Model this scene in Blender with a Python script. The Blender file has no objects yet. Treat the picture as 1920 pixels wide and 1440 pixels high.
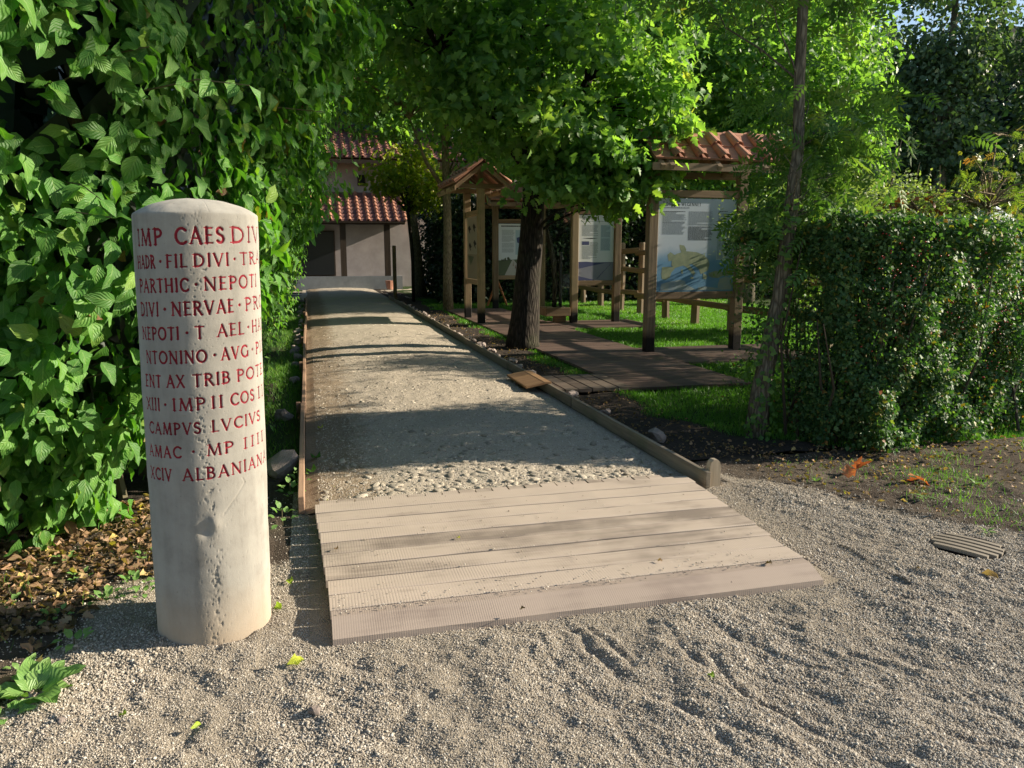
import bpy, math, random
import numpy as np
from mathutils import Vector, Matrix

random.seed(7)
RNG = np.random.default_rng(7)
SC = bpy.context.scene
COL = SC.collection
R = math.radians

# ------------------------------------------------------------------ camera
CAM_H = 1.5
cam_data = bpy.data.cameras.new('camera')
cam_data.sensor_width = 36.0
cam_data.lens = 27.19
cam_data.clip_end = 2000.0
cam = bpy.data.objects.new('camera', cam_data)
COL.objects.link(cam)
cam.location = (0, 0, CAM_H)
cam.rotation_euler = (R(90 - 9.8), 0, R(-14.6))
SC.camera = cam

# ------------------------------------------------------------------ light
SUN_EL = 22.0
SUN_DIR = Vector((math.cos(R(SUN_EL)) * math.cos(R(-6.0)), math.cos(R(SUN_EL)) * math.sin(R(-6.0)), math.sin(R(SUN_EL))))
sun_data = bpy.data.lights.new('sun', 'SUN')
sun_data.energy = 5.0
sun_data.angle = R(0.55)
sun_data.color = (1.0, 0.88, 0.70)
sun = bpy.data.objects.new('sun', sun_data)
COL.objects.link(sun)
sun.rotation_euler = SUN_DIR.to_track_quat('Z', 'Y').to_euler()
sun.location = (20, 0, 20)
world = bpy.data.worlds.new('World')
SC.world = world
world.use_nodes = True
wn = world.node_tree
wn.nodes.clear()
w_out = wn.nodes.new('ShaderNodeOutputWorld')
w_bg = wn.nodes.new('ShaderNodeBackground')
w_sky = wn.nodes.new('ShaderNodeTexSky')
w_sky.sky_type = 'NISHITA'
w_sky.sun_disc = False
w_sky.sun_elevation = R(SUN_EL)
w_sky.sun_rotation = R(96)
w_sky.air_density = 1.0
w_sky.dust_density = 0.6
w_bg.inputs['Strength'].default_value = 0.075
wn.links.new(w_sky.outputs[0], w_bg.inputs['Color'])
wn.links.new(w_bg.outputs[0], w_out.inputs['Surface'])
SC.view_settings.view_transform = 'Standard'
SC.view_settings.look = 'None'
SC.view_settings.gamma = 1.0
SC.view_settings.use_curve_mapping = False
SC.view_settings.exposure = 1.24
SC.cycles.max_bounces = 8
SC.cycles.transparent_max_bounces = 8

# ------------------------------------------------------------------ node helpers
class NT:
    def __init__(self, mat):
        self.t = mat.node_tree
    def n(self, kind, **kw):
        nd = self.t.nodes.new(kind)
        for k, v in kw.items():
            if hasattr(nd, k):
                setattr(nd, k, v)
        return nd
    def l(self, a, b):
        self.t.links.new(a, b)
    def math(self, op, a, b=None, clamp=False):
        nd = self.n('ShaderNodeMath', operation=op, use_clamp=clamp)
        for i, v in enumerate((a, b)):
            if v is None: continue
            if isinstance(v, (int, float)): nd.inputs[i].default_value = v
            else: self.l(v, nd.inputs[i])
        return nd.outputs[0]
    def mix(self, fac, a, b, blend='MIX'):
        nd = self.n('ShaderNodeMix', data_type='RGBA', blend_type=blend)
        for s, v in ((nd.inputs[0], fac), (nd.inputs[6], a), (nd.inputs[7], b)):
            if isinstance(v, (int, float)): s.default_value = v
            elif isinstance(v, tuple): s.default_value = (*v, 1) if len(v) == 3 else v
            else: self.l(v, s)
        return nd.outputs[2]
    def noise(self, scale, vec=None, detail=4.0, rough=0.6):
        nd = self.n('ShaderNodeTexNoise')
        nd.inputs['Scale'].default_value = scale
        nd.inputs['Detail'].default_value = detail
        nd.inputs['Roughness'].default_value = rough
        if vec is not None: self.l(vec, nd.inputs['Vector'])
        return nd.outputs['Fac']
    def ramp(self, fac, stops):
        nd = self.n('ShaderNodeValToRGB')
        cr = nd.color_ramp
        while len(cr.elements) < len(stops): cr.elements.new(0.5)
        for e, (p, c) in zip(cr.elements, stops):
            e.position = p
            e.color = (*c, 1) if len(c) == 3 else c
        self.l(fac, nd.inputs[0])
        return nd.outputs[0]
    def mapping(self, vec, scale):
        nd = self.n('ShaderNodeMapping')
        nd.inputs['Scale'].default_value = scale
        self.l(vec, nd.inputs['Vector'])
        return nd.outputs[0]
    def bump(self, h, strength=0.5, dist=0.01, normal=None):
        nd = self.n('ShaderNodeBump')
        nd.inputs['Strength'].default_value = strength
        nd.inputs['Distance'].default_value = dist
        self.l(h, nd.inputs['Height'])
        if normal is not None: self.l(normal, nd.inputs['Normal'])
        return nd.outputs[0]

def new_mat(name):
    m = bpy.data.materials.new(name)
    m.use_nodes = True
    m.node_tree.nodes.clear()
    N = NT(m)
    out = N.n('ShaderNodeOutputMaterial')
    bs = N.n('ShaderNodeBsdfPrincipled')
    N.l(bs.outputs[0], out.inputs[0])
    return m, N, bs, out

def setc(s, N, v):
    if isinstance(v, tuple): s.default_value = (*v, 1)
    elif isinstance(v, (int, float)): s.default_value = v
    else: N.l(v, s)

def flat_mat(name, col, rough=0.8, spec=0.3, metal=0.0):
    m, N, bs, out = new_mat(name)
    setc(bs.inputs['Base Color'], N, col)
    bs.inputs['Roughness'].default_value = rough
    bs.inputs['Specular IOR Level'].default_value = spec
    bs.inputs['Metallic'].default_value = metal
    return m

def leaf_mat(name, cols, trans=0.45, tcol=None, rough=0.42, spec=0.35, veins=True, back=1.25):
    """cols: colour ramp along the per-leaf tint stored in the lc attribute"""
    m, N, bs, out = new_mat(name)
    at = N.n('ShaderNodeAttribute', attribute_name='lc')
    sep = N.n('ShaderNodeSeparateXYZ')
    N.l(at.outputs['Vector'], sep.inputs[0])
    u, v, t = sep.outputs
    base = N.ramp(t, cols)
    if veins:
        au = N.math('ABSOLUTE', u)
        w = N.math('SINE', N.math('MULTIPLY', N.math('SUBTRACT', N.math('MULTIPLY', au, 0.45), v), 38.0))
        vein = N.math('POWER', N.math('ABSOLUTE', w), 6.0)
        mid = N.math('LESS_THAN', au, 0.06)
        lit = N.math('MAXIMUM', N.math('MULTIPLY', vein, 0.16), N.math('MULTIPLY', mid, 0.35))
        base = N.mix(lit, base, (0.30, 0.42, 0.12))
        b = N.bump(w, 0.35, 0.004)
        N.l(b, bs.inputs['Normal'])
    N.l(base, bs.inputs['Base Color'])
    bs.inputs['Roughness'].default_value = rough
    bs.inputs['Specular IOR Level'].default_value = spec
    tr = N.n('ShaderNodeBsdfTranslucent')
    tc = N.mix(1.0, base, tcol or (1.6, 1.9, 0.5), 'MULTIPLY')
    N.l(tc, tr.inputs[0])
    mx = N.n('ShaderNodeMixShader')
    mx.inputs[0].default_value = trans
    N.l(bs.outputs[0], mx.inputs[1]); N.l(tr.outputs[0], mx.inputs[2])
    N.l(mx.outputs[0], out.inputs[0])
    return m

def wood_mat(name, light, dark, axis='Z', scale=1.0, rough=0.75, bumpd=0.003, burn=None, green=0.0, spec=0.25):
    m, N, bs, out = new_mat(name)
    tc = N.n('ShaderNodeTexCoord')
    oi = N.n('ShaderNodeObjectInfo')
    off = N.n('ShaderNodeVectorMath', operation='ADD')
    N.l(tc.outputs['Object'], off.inputs[0])
    rv = N.n('ShaderNodeVectorMath', operation='SCALE')
    N.l(oi.outputs['Random'], rv.inputs['Scale']); rv.inputs[0].default_value = (13.0, 7.0, 17.0)
    N.l(rv.outputs[0], off.inputs[1])
    s = {'X': (2.0, 40, 40), 'Y': (40, 2.0, 40), 'Z': (40, 40, 2.0)}[axis]
    mp = N.mapping(off.outputs[0], tuple(a * scale for a in s))
    g1 = N.noise(1.0, mp, 6, 0.65)
    mp2 = N.mapping(off.outputs[0], tuple(a * scale * 0.22 for a in s))
    g2 = N.noise(1.0, mp2, 4, 0.6)
    f = N.math('ADD', N.math('MULTIPLY', g1, 0.55), N.math('MULTIPLY', g2, 0.45))
    f = N.math('ADD', f, N.math('MULTIPLY', N.math('SUBTRACT', oi.outputs['Random'], 0.5), 0.22))
    c = N.ramp(f, [(0.32, dark), (0.62, light)])
    if green > 0:
        gn = N.ramp(N.noise(3.0, off.outputs[0], 3), [(0.5, (0, 0, 0)), (0.75, (green, green, green))])
        c = N.mix(gn, c, (0.10, 0.13, 0.06))
    if burn is not None:
        sep = N.n('ShaderNodeSeparateXYZ'); N.l(tc.outputs['Object'], sep.inputs[0])
        zz = N.math('ADD', sep.outputs[2], N.math('MULTIPLY', N.noise(14.0, tc.outputs['Object']), 0.10))
        k = N.ramp(zz, [(burn - 0.02, (1, 1, 1)), (burn + 0.12, (0, 0, 0))])
        c = N.mix(k, c, (0.012, 0.011, 0.011))
    N.l(c, bs.inputs['Base Color'])
    bs.inputs['Roughness'].default_value = rough
    bs.inputs['Specular IOR Level'].default_value = spec
    bs.inputs['Diffuse Roughness'].default_value = 1.0
    N.l(N.bump(g1, 0.7, bumpd), bs.inputs['Normal'])
    return m

# ------------------------------------------------------------------ object helpers
def tag(o, label=None, cat=None, group=None, kind=None):
    if label: o['label'] = label
    if cat: o['category'] = cat
    if group: o['group'] = group
    if kind: o['kind'] = kind
    return o

def empty(name, loc=(0, 0, 0), rz=0.0, **kw):
    o = bpy.data.objects.new(name, None)
    o.empty_display_size = 0.1
    COL.objects.link(o)
    o.location = loc
    o.rotation_euler = (0, 0, rz)
    tag(o, **kw)
    return o

def link_mesh(name, me, mat=None, parent=None, loc=None, rot=None, scale=None, **kw):
    o = bpy.data.objects.new(name, me)
    COL.objects.link(o)
    if mat is not None and len(me.materials) == 0: me.materials.append(mat)
    if parent is not None: o.parent = parent
    if loc is not None: o.location = loc
    if rot is not None: o.rotation_euler = rot
    if scale is not None: o.scale = scale
    tag(o, **kw)
    return o

def np_mesh(name, V, tris=None, quads=None, attrs=None, smooth=False):
    """fast mesh from numpy arrays; attrs: dict name -> (N,3) or (N,) per point"""
    me = bpy.data.meshes.new(name)
    V = np.ascontiguousarray(V, dtype=np.float32)
    parts, starts, n = [], [], 0
    if quads is not None and len(quads):
        q = np.asarray(quads, dtype=np.int32); parts.append(q.ravel())
        starts.append(np.arange(len(q), dtype=np.int32) * 4); n = len(q) * 4
    if tris is not None and len(tris):
        t = np.asarray(tris, dtype=np.int32); parts.append(t.ravel())
        starts.append(np.arange(len(t), dtype=np.int32) * 3 + n)
    loops = np.concatenate(parts); st = np.concatenate(starts)
    me.vertices.add(len(V)); me.vertices.foreach_set('co', V.ravel())
    me.loops.add(len(loops)); me.loops.foreach_set('vertex_index', loops)
    me.polygons.add(len(st)); me.polygons.foreach_set('loop_start', st)
    if smooth: me.polygons.foreach_set('use_smooth', np.ones(len(st), dtype=bool))
    if attrs:
        for k, a in attrs.items():
            a = np.asarray(a, dtype=np.float32)
            if a.ndim == 2:
                at = me.attributes.new(k, 'FLOAT_VECTOR', 'POINT'); at.data.foreach_set('vector', a.ravel())
            else:
                at = me.attributes.new(k, 'FLOAT', 'POINT'); at.data.foreach_set('value', a.ravel())
    me.update(calc_edges=True)
    return me

class MB:
    """collects shapes into one mesh"""
    def __init__(self): self.v = []; self.f = []; self.m = []
    def add(self, vs, fs, mi=0):
        b = len(self.v); self.v += [tuple(p) for p in vs]
        self.f += [tuple(b + i for i in f) for f in fs]; self.m += [mi] * len(fs)
    def box(self, c, s, rot=None, mi=0, cham=0.0):
        hx, hy, hz = s[0] / 2, s[1] / 2, s[2] / 2
        if cham <= 0:
            vs = [Vector((x, y, z)) for x in (-hx, hx) for y in (-hy, hy) for z in (-hz, hz)]
            fs = [(0, 1, 3, 2), (4, 6, 7, 5), (0, 4, 5, 1), (2, 3, 7, 6), (0, 2, 6, 4), (1, 5, 7, 3)]
        else:
            k = cham
            vs = []; idx = {}
            for sx in (-1, 1):
                for sy in (-1, 1):
                    for sz in (-1, 1):
                        for a in range(3):
                            p = [sx * hx, sy * hy, sz * hz]
                            for b in range(3):
                                if b != a: p[b] -= (sx, sy, sz)[b] * k
                            idx[(sx, sy, sz, a)] = len(vs); vs.append(Vector(p))
            fs = []
            for a in range(3):
                o = [b for b in range(3) if b != a]
                for s_ in (-1, 1):
                    loop = []
                    for (p, q) in ((-1, -1), (1, -1), (1, 1), (-1, 1)):
                        sg = [0, 0, 0]; sg[a] = s_; sg[o[0]] = p; sg[o[1]] = q
                        loop.append(idx[(*sg, a)])
                    fs.append(tuple(loop))
            for a in range(3):      # edges parallel to axis a
                o = [b for b in range(3) if b != a]
                for p in (-1, 1):
                    for q in (-1, 1):
                        g = []
                        for s_, ax in ((-1, o[0]), (1, o[0]), (1, o[1]), (-1, o[1])):
                            sg = [0, 0, 0]; sg[a] = s_; sg[o[0]] = p; sg[o[1]] = q
                            g.append(idx[(*sg, ax)])
                        fs.append(tuple(g))
            for sx in (-1, 1):
                for sy in (-1, 1):
                    for sz in (-1, 1):
                        fs.append(tuple(idx[(sx, sy, sz, a)] for a in range(3)))
        c = Vector(c)
        if rot is not None: vs = [rot @ v for v in vs]
        self.add([v + c for v in vs], fs, mi)
    def tube(self, pts, rad, n=8, cap=True, jit=0.0, mi=0):
        pts = [Vector(p) for p in pts]
        rings = []
        ref = Vector((0.3, 1, 0.1)).normalized()
        vs = []
        for i, p in enumerate(pts):
            d = (pts[min(i + 1, len(pts) - 1)] - pts[max(i - 1, 0)]).normalized()
            a = d.cross(ref)
            if a.length < 1e-4: a = d.cross(Vector((1, 0, 0)))
            a.normalize(); b = d.cross(a)
            r = rad[i] if hasattr(rad, '__len__') else rad
            for k in range(n):
                t = 2 * math.pi * k / n
                rr = r * (1 + random.uniform(-jit, jit))
                vs.append(p + (a * math.cos(t) + b * math.sin(t)) * rr)
        fs = []
        for i in range(len(pts) - 1):
            for k in range(n):
                fs.append((i * n + k, i * n + (k + 1) % n, (i + 1) * n + (k + 1) % n, (i + 1) * n + k))
        if cap:
            fs.append(tuple(range(n))[::-1]); fs.append(tuple((len(pts) - 1) * n + k for k in range(n)))
        self.add(vs, fs, mi)
    def mesh(self, name, mats, smooth=False):
        me = bpy.data.meshes.new(name)
        me.from_pydata([tuple(v) for v in self.v], [], self.f)
        for m in (mats if isinstance(mats, (list, tuple)) else [mats]): me.materials.append(m)
        if any(self.m): me.polygons.foreach_set('material_index', self.m)
        if smooth: me.polygons.foreach_set('use_smooth', [True] * len(me.polygons))
        import bmesh
        bm = bmesh.new(); bm.from_mesh(me); bmesh.ops.recalc_face_normals(bm, faces=bm.faces); bm.to_mesh(me); bm.free()
        return me
    def build(self, name, mats, parent=None, smooth=False, loc=None, rot=None, **kw):
        return link_mesh(name, self.mesh(name, mats, smooth), None, parent, loc, rot, **kw)

def box_part(name, c, s, mat, parent=None, cham=0.004, rot=None, **kw):
    mb = MB(); mb.box((0, 0, 0), s, None, 0, cham)
    return mb.build(name, mat, parent, loc=c, rot=rot, **kw)

# value noise ------------------------------------------------------
_perm = RNG.random((64, 64, 64)).astype(np.float32)
def vnoise(P, s):
    Q = np.asarray(P, dtype=np.float64) * s + 1000.0
    i = np.floor(Q).astype(int); f = Q - i; f = f * f * (3 - 2 * f)
    i &= 63; j = (i + 1) & 63
    if Q.shape[-1] == 2:
        z0 = np.zeros(Q.shape[:-1], int)
        a = _perm[i[..., 0], i[..., 1], z0] * (1 - f[..., 0]) + _perm[j[..., 0], i[..., 1], z0] * f[..., 0]
        b = _perm[i[..., 0], j[..., 1], z0] * (1 - f[..., 0]) + _perm[j[..., 0], j[..., 1], z0] * f[..., 0]
        return a * (1 - f[..., 1]) + b * f[..., 1]
    def L(z):
        a = _perm[i[..., 0], i[..., 1], z] * (1 - f[..., 0]) + _perm[j[..., 0], i[..., 1], z] * f[..., 0]
        b = _perm[i[..., 0], j[..., 1], z] * (1 - f[..., 0]) + _perm[j[..., 0], j[..., 1], z] * f[..., 0]
        return a * (1 - f[..., 1]) + b * f[..., 1]
    return L(i[..., 2]) * (1 - f[..., 2]) + L(j[..., 2]) * f[..., 2]
def fbm(P, s, o=3):
    r = 0; a = 0.5; tot = 0
    for k in range(o):
        r = r + a * vnoise(P + k * 7.3, s * 2 ** k); tot += a; a *= 0.5
    return r / tot

# leaf templates: verts (n,3) with tip along +Y and face along +Z, tris, lc (u, v)
def strip_leaf(rows, halfw, cols=3, droop=0.25, fold=0.12, wave=0.0, twist=0.0):
    V, U = [], []
    ux = {3: (-1, 0, 1), 5: (-1, -0.5, 0, 0.5, 1)}[cols]
    for r, (t, w) in enumerate(zip(rows, halfw)):
        for a in ux:
            x = a * w
            z = abs(a) ** 1.3 * fold * w * 2 - droop * t * t + wave * math.sin(t * 11 + a * 2) * abs(a) * w
            y = t - droop * 0.3 * t * t
            c, s = math.cos(twist * t), math.sin(twist * t)
            V.append((x * c - z * s, y, x * s + z * c)); U.append((a, t))
    T = []
    for r in range(len(rows) - 1):
        for k in range(cols - 1):
            a = r * cols + k; b = a + 1; c = a + cols; d = c + 1
            if halfw[r] < 1e-3: T.append((a, d, c))
            elif halfw[r + 1] < 1e-3: T.append((a, b, c))
            else: T += [(a, b, d), (a, d, c)]
    return np.array(V, float), np.array(T), np.array(U, float)
def lobed_leaf(n_l=4, droop=0.15):
    pts = [(0.0, 0.0)]
    right = []
    for k in range(n_l):
        t0 = 0.14 + 0.8 * k / n_l; t1 = t0 + 0.5 / n_l
        w = 0.30 * math.sin(math.pi * min(0.95, 0.25 + 0.65 * (k + 1) / n_l) ) + 0.08
        right.append((w, t1)); right.append((w * 0.45, t1 + 0.28 / n_l))
    right = right[:-1]
    V = [(0, 0, 0)]; U = [(0, 0)]
    mids = []
    for (w, t) in right:
        for s in (1, 0, -1):
            V.append((s * w, t - droop * .3 * t * t, abs(s) * w * 0.25 - droop * t * t)); U.append((s, t))
    V.append((0, 1, -droop)); U.append((0, 1))
    T = [(0, 1, 2), (0, 2, 3)]
    for k in range(len(right) - 1):
        a = 1 + 3 * k; b = a + 3
        T += [(a, b, b + 1), (a, b + 1, a + 1), (a + 1, b + 1, b + 2), (a + 1, b + 2, a + 2)]
    a = 1 + 3 * (len(right) - 1); e = len(V) - 1
    T += [(a, e, a + 1), (a + 1, e, a + 2)]
    return np.array(V, float), np.array(T), np.array(U, float)
def simple_leaf(w=0.3):
    V = [(0, 0, 0), (w, 0.45, 0.05), (0, 0.5, -0.03), (-w, 0.45, 0.05), (0, 1, -0.12)]
    return np.array(V, float), np.array([(0, 1, 2), (0, 2, 3), (1, 4, 2), (2, 4, 3)]), np.array([(0, 0), (1, .45), (0, .5), (-1, .45), (0, 1)], float)
def pinnate_leaf(n=4):
    V, T, U = [], [], []
    def leaflet(bx, by, dx, dy, L):
        b = len(V); px, py = -dy, dx
        for (t, w, z) in ((0, 0, 0), (0.4, 0.17, 0), (1, 0, -0.2), (0.4, -0.17, 0)):
            V.append((bx + dx * t * L + px * w * L, by + dy * t * L + py * w * L, z * L - 0.18 * by * by)); U.append((w * 5, t))
        T.extend([(b, b + 1, b + 2), (b, b + 2, b + 3)])
    for k in range(n):
        y = 0.25 + 0.6 * k / n
        leaflet(0, y, 0.86, 0.5, 0.36); leaflet(0, y, -0.86, 0.5, 0.36)
    leaflet(0, 0.8, 0, 1, 0.34)
    b = len(V)
    V += [(-0.008, 0, 0), (0.008, 0, 0), (0.0, 0.85, -0.13)]; U += [(0, 0), (0, 0), (0, 1)]; T.append((b, b + 1, b + 2))
    return np.array(V, float), np.array(T), np.array(U, float)

DOG = [strip_leaf((0, .14, .36, .62, .85, 1.0), (0, .21, .30, .26, .11, 0), 3, 0.22, 0.16, 0.25),
       strip_leaf((0, .12, .34, .62, .86, 1.0), (0, .19, .28, .25, .10, 0), 3, 0.42, 0.10, 0.35, 0.4),
       strip_leaf((0, .16, .38, .60, .84, 1.0), (0, .22, .31, .26, .12, 0), 3, 0.10, 0.22, 0.3, -0.35)]
OAK = [lobed_leaf(3, 0.1), lobed_leaf(3, 0.3)]
HAW = [simple_leaf(0.42), lobed_leaf(2, 0.15)]
SIM = [simple_leaf(0.33)]
PIN = [pinnate_leaf(4)]

def norm(a): return a / np.maximum(np.linalg.norm(a, axis=-1, keepdims=True), 1e-9)
def frames(T, Nn):
    Nn = norm(Nn); T = norm(T - Nn * np.sum(T * Nn, -1, keepdims=True)); X = np.cross(T, Nn)
    return np.stack([X, T, Nn], axis=-1)          # columns
def scatter_mesh(name, templates, pos, M, size, tint, width=None):
    n = len(pos); pick = RNG.integers(0, len(templates), n)
    VV, TT, AA, base = [], [], [], 0
    for k, (v, t, u) in enumerate(templates):
        s = np.where(pick == k)[0]
        if not len(s): continue
        P = v[None] * size[s][:, None, None]
        if width is not None: P = P * np.stack([width[s], np.ones(len(s)), np.ones(len(s))], -1)[:, None, :]
        W = np.einsum('nij,nvj->nvi', M[s], P) + pos[s][:, None, :]
        VV.append(W.reshape(-1, 3))
        TT.append((t[None] + (base + np.arange(len(s)) * len(v))[:, None, None]).reshape(-1, 3))
        a = np.zeros((len(s), len(v), 3)); a[:, :, :2] = u[None]; a[:, :, 2] = tint[s][:, None]
        AA.append(a.reshape(-1, 3)); base += len(s) * len(v)
    return np_mesh(name, np.concatenate(VV), np.concatenate(TT), None, {'lc': np.concatenate(AA)}, smooth=True)
def rnd3(n): return RNG.normal(size=(n, 3))

# ------------------------------------------------------------------ materials
def stone_ground(name, c_list, scale, bump=0.01, rough=0.95):
    m, N, bs, out = new_mat(name)
    tc = N.n('ShaderNodeTexCoord')
    n1 = N.noise(scale, tc.outputs['Object'], 6, 0.7)
    n2 = N.noise(1.3, tc.outputs['Object'], 4, 0.6)
    c = N.ramp(n1, c_list)
    c = N.mix(N.ramp(n2, [(0.35, (0, 0, 0)), (0.7, (0.45, 0.45, 0.45))]), c, c_list[0][1])
    N.l(c, bs.inputs['Base Color']); bs.inputs['Roughness'].default_value = rough
    bs.inputs['Specular IOR Level'].default_value = 0.15
    N.l(N.bump(n1, 0.8, bump), bs.inputs['Normal'])
    return m

def ground_mix_mat(name, ca, cb, scale=60.0, bump=0.012):
    """ca: bare surface ramp, cb: second surface ramp, mixed by point attribute 'mask'"""
    m, N, bs, out = new_mat(name)
    tc = N.n('ShaderNodeTexCoord')
    n1 = N.noise(scale, tc.outputs['Object'], 6, 0.75)
    n2 = N.noise(2.2, tc.outputs['Object'], 5, 0.6)
    at = N.n('ShaderNodeAttribute', attribute_name='mask')
    f = N.math('ADD', at.outputs['Fac'], N.math('MULTIPLY', N.math('SUBTRACT', N.noise(9.0, tc.outputs['Object'], 5, 0.7), 0.5), 0.9), clamp=True)
    a = N.ramp(n1, ca); b = N.ramp(n1, cb)
    c = N.mix(N.ramp(f, [(0.4, (0, 0, 0)), (0.6, (1, 1, 1))]), a, b)
    c = N.mix(N.ramp(n2, [(0.4, (0, 0, 0)), (0.75, (0.35, 0.35, 0.35))]), c, ca[0][1])
    N.l(c, bs.inputs['Base Color']); bs.inputs['Roughness'].default_value = 0.95
    bs.inputs['Specular IOR Level'].default_value = 0.12
    vor = N.n('ShaderNodeTexVoronoi'); vor.inputs['Scale'].default_value = scale * 2.0
    N.l(tc.outputs['Object'], vor.inputs['Vector'])
    h = N.math('ADD', n1, N.math('MULTIPLY', vor.outputs['Distance'], -0.5))
    N.l(N.bump(h, 0.9, bump), bs.inputs['Normal'])
    return m

SAND = [(0.3, (0.20, 0.165, 0.12)), (0.7, (0.42, 0.36, 0.28))]
M_gravel = ground_mix_mat('gravel', [(0.3, (0.20, 0.17, 0.13)), (0.7, (0.38, 0.335, 0.27))], [(0.3, (0.028, 0.022, 0.017)), (0.7, (0.10, 0.078, 0.06))], 70.0)
M_path = ground_mix_mat('packed_path', [(0.3, (0.32, 0.275, 0.215)), (0.72, (0.50, 0.44, 0.355))], [(0.3, (0.16, 0.12, 0.08)), (0.7, (0.33, 0.26, 0.18))], 60.0, 0.005)
M_soil = ground_mix_mat('soil', [(0.3, (0.026, 0.021, 0.017)), (0.7, (0.088, 0.070, 0.056))], [(0.3, (0.020, 0.035, 0.010)), (0.7, (0.05, 0.085, 0.022))], 40.0)
M_field = stone_ground('field', [(0.3, (0.05, 0.09, 0.02)), (0.7, (0.12, 0.16, 0.05))], 8.0, 0.02)

def pebble_material():
    m, N, bs, out = new_mat('pebble')
    oi = N.n('ShaderNodeObjectInfo')
    c = N.ramp(oi.outputs['Random'], [(0.0, (0.16, 0.135, 0.11)), (0.2, (0.285, 0.245, 0.195)), (0.5, (0.37, 0.325, 0.265)), (0.8, (0.43, 0.39, 0.33)), (1.0, (0.60, 0.56, 0.49))])
    N.l(c, bs.inputs['Base Color']); bs.inputs['Roughness'].default_value = 0.75
    bs.inputs['Specular IOR Level'].default_value = 0.25
    return m
M_pebble = pebble_material()
def rock_material(name, a, b):
    m, N, bs, out = new_mat(name)
    tc = N.n('ShaderNodeTexCoord'); oi = N.n('ShaderNodeObjectInfo')
    n1 = N.noise(18.0, tc.outputs['Object'], 6, 0.7)
    c = N.ramp(n1, [(0.3, a), (0.7, b)])
    v = N.math('ADD', N.math('MULTIPLY', oi.outputs['Random'], 0.7), 0.6)
    hs = N.n('ShaderNodeHueSaturation'); N.l(v, hs.inputs['Value']); N.l(c, hs.inputs['Color'])
    N.l(hs.outputs[0], bs.inputs['Base Color']); bs.inputs['Roughness'].default_value = 0.85
    N.l(N.bump(n1, 0.6, 0.01), bs.inputs['Normal'])
    return m
M_cobble = rock_material('cobble', (0.28, 0.245, 0.19), (0.44, 0.39, 0.31))
M_rock = rock_material('rock', (0.20, 0.16, 0.14), (0.42, 0.35, 0.31))

def milestone_mat():
    m, N, bs, out = new_mat('milestone_concrete')
    tc = N.n('ShaderNodeTexCoord')
    n1 = N.noise(9.0, tc.outputs['Object'], 6, 0.65)
    mp = N.mapping(tc.outputs['Object'], (14, 14, 1.2))
    st = N.noise(1.0, mp, 5, 0.6)
    c = N.ramp(N.math('ADD', N.math('MULTIPLY', n1, 0.5), N.math('MULTIPLY', st, 0.5)), [(0.3, (0.24, 0.225, 0.195)), (0.5, (0.36, 0.34, 0.30)), (0.75, (0.45, 0.43, 0.38))])
    sep = N.n('ShaderNodeSeparateXYZ'); N.l(tc.outputs['Object'], sep.inputs[0])
    low = N.ramp(N.math('ADD', sep.outputs[2], N.math('MULTIPLY', n1, 0.12)), [(0.08, (0.75, 0.75, 0.75)), (0.30, (0, 0, 0))])
    c = N.mix(low, c, (0.44, 0.35, 0.25))
    spots = N.ramp(N.noise(70.0, tc.outputs['Object'], 3, 0.5), [(0.70, (0, 0, 0)), (0.76, (0.5, 0.5, 0.5))])
    c = N.mix(spots, c, (0.18, 0.17, 0.16))
    at = N.n('ShaderNodeAttribute', attribute_name='paint')
    worn = N.noise(120.0, tc.outputs['Object'], 4, 0.7)
    pf = N.ramp(N.math('MULTIPLY', at.outputs['Fac'], N.math('ADD', worn, 0.6)), [(0.45, (0, 0, 0)), (0.66, (1, 1, 1))])
    pc = N.ramp(n1, [(0.3, (0.17, 0.012, 0.022)), (0.7, (0.38, 0.03, 0.048))])
    c = N.mix(pf, c, pc)
    N.l(c, bs.inputs['Base Color']); bs.inputs['Roughness'].default_value = 0.8
    bs.inputs['Diffuse Roughness'].default_value = 1.0
    bs.inputs['Specular IOR Level'].default_value = 0.2
    fine = N.noise(160.0, tc.outputs['Object'], 5, 0.7)
    N.l(N.bump(fine, 0.4, 0.002), bs.inputs['Normal'])
    return m
M_mile = milestone_mat()

M_oakwood = wood_mat('oak_timber', (0.36, 0.26, 0.155), (0.16, 0.11, 0.065), 'Z', 1.0)
M_oakpost = wood_mat('oak_post', (0.38, 0.275, 0.165), (0.17, 0.115, 0.07), 'Z', 1.0, burn=0.27, green=0.5)
M_oakrail = wood_mat('oak_rail', (0.36, 0.25, 0.15), (0.16, 0.105, 0.06), 'X', 1.0)
M_oakraily = wood_mat('oak_rail_y', (0.34, 0.24, 0.15), (0.15, 0.10, 0.06), 'Y', 1.0)
M_fence = wood_mat('fence_timber', (0.38, 0.25, 0.13), (0.18, 0.11, 0.06), 'Y', 0.7)
M_fencep = wood_mat('fence_post', (0.42, 0.31, 0.19), (0.20, 0.135, 0.08), 'Z', 0.7)
M_kerb = wood_mat('kerb_timber', (0.30, 0.245, 0.18), (0.13, 0.10, 0.07), 'Y', 1.0, green=0.5)
M_kerbl = wood_mat('kerb_timber_red', (0.36, 0.23, 0.15), (0.19, 0.12, 0.08), 'Y', 1.0)
M_deckx = wood_mat('deck_plank', (0.20, 0.130, 0.10), (0.075, 0.05, 0.04), 'X', 1.0, rough=0.6, spec=0.3)
M_decky = wood_mat('deck_plank_y', (0.20, 0.155, 0.12), (0.085, 0.062, 0.05), 'Y', 1.0, rough=0.6)
M_ramplet = wood_mat('fresh_plank', (0.42, 0.25, 0.12), (0.22, 0.12, 0.06), 'X', 1.0)

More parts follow.
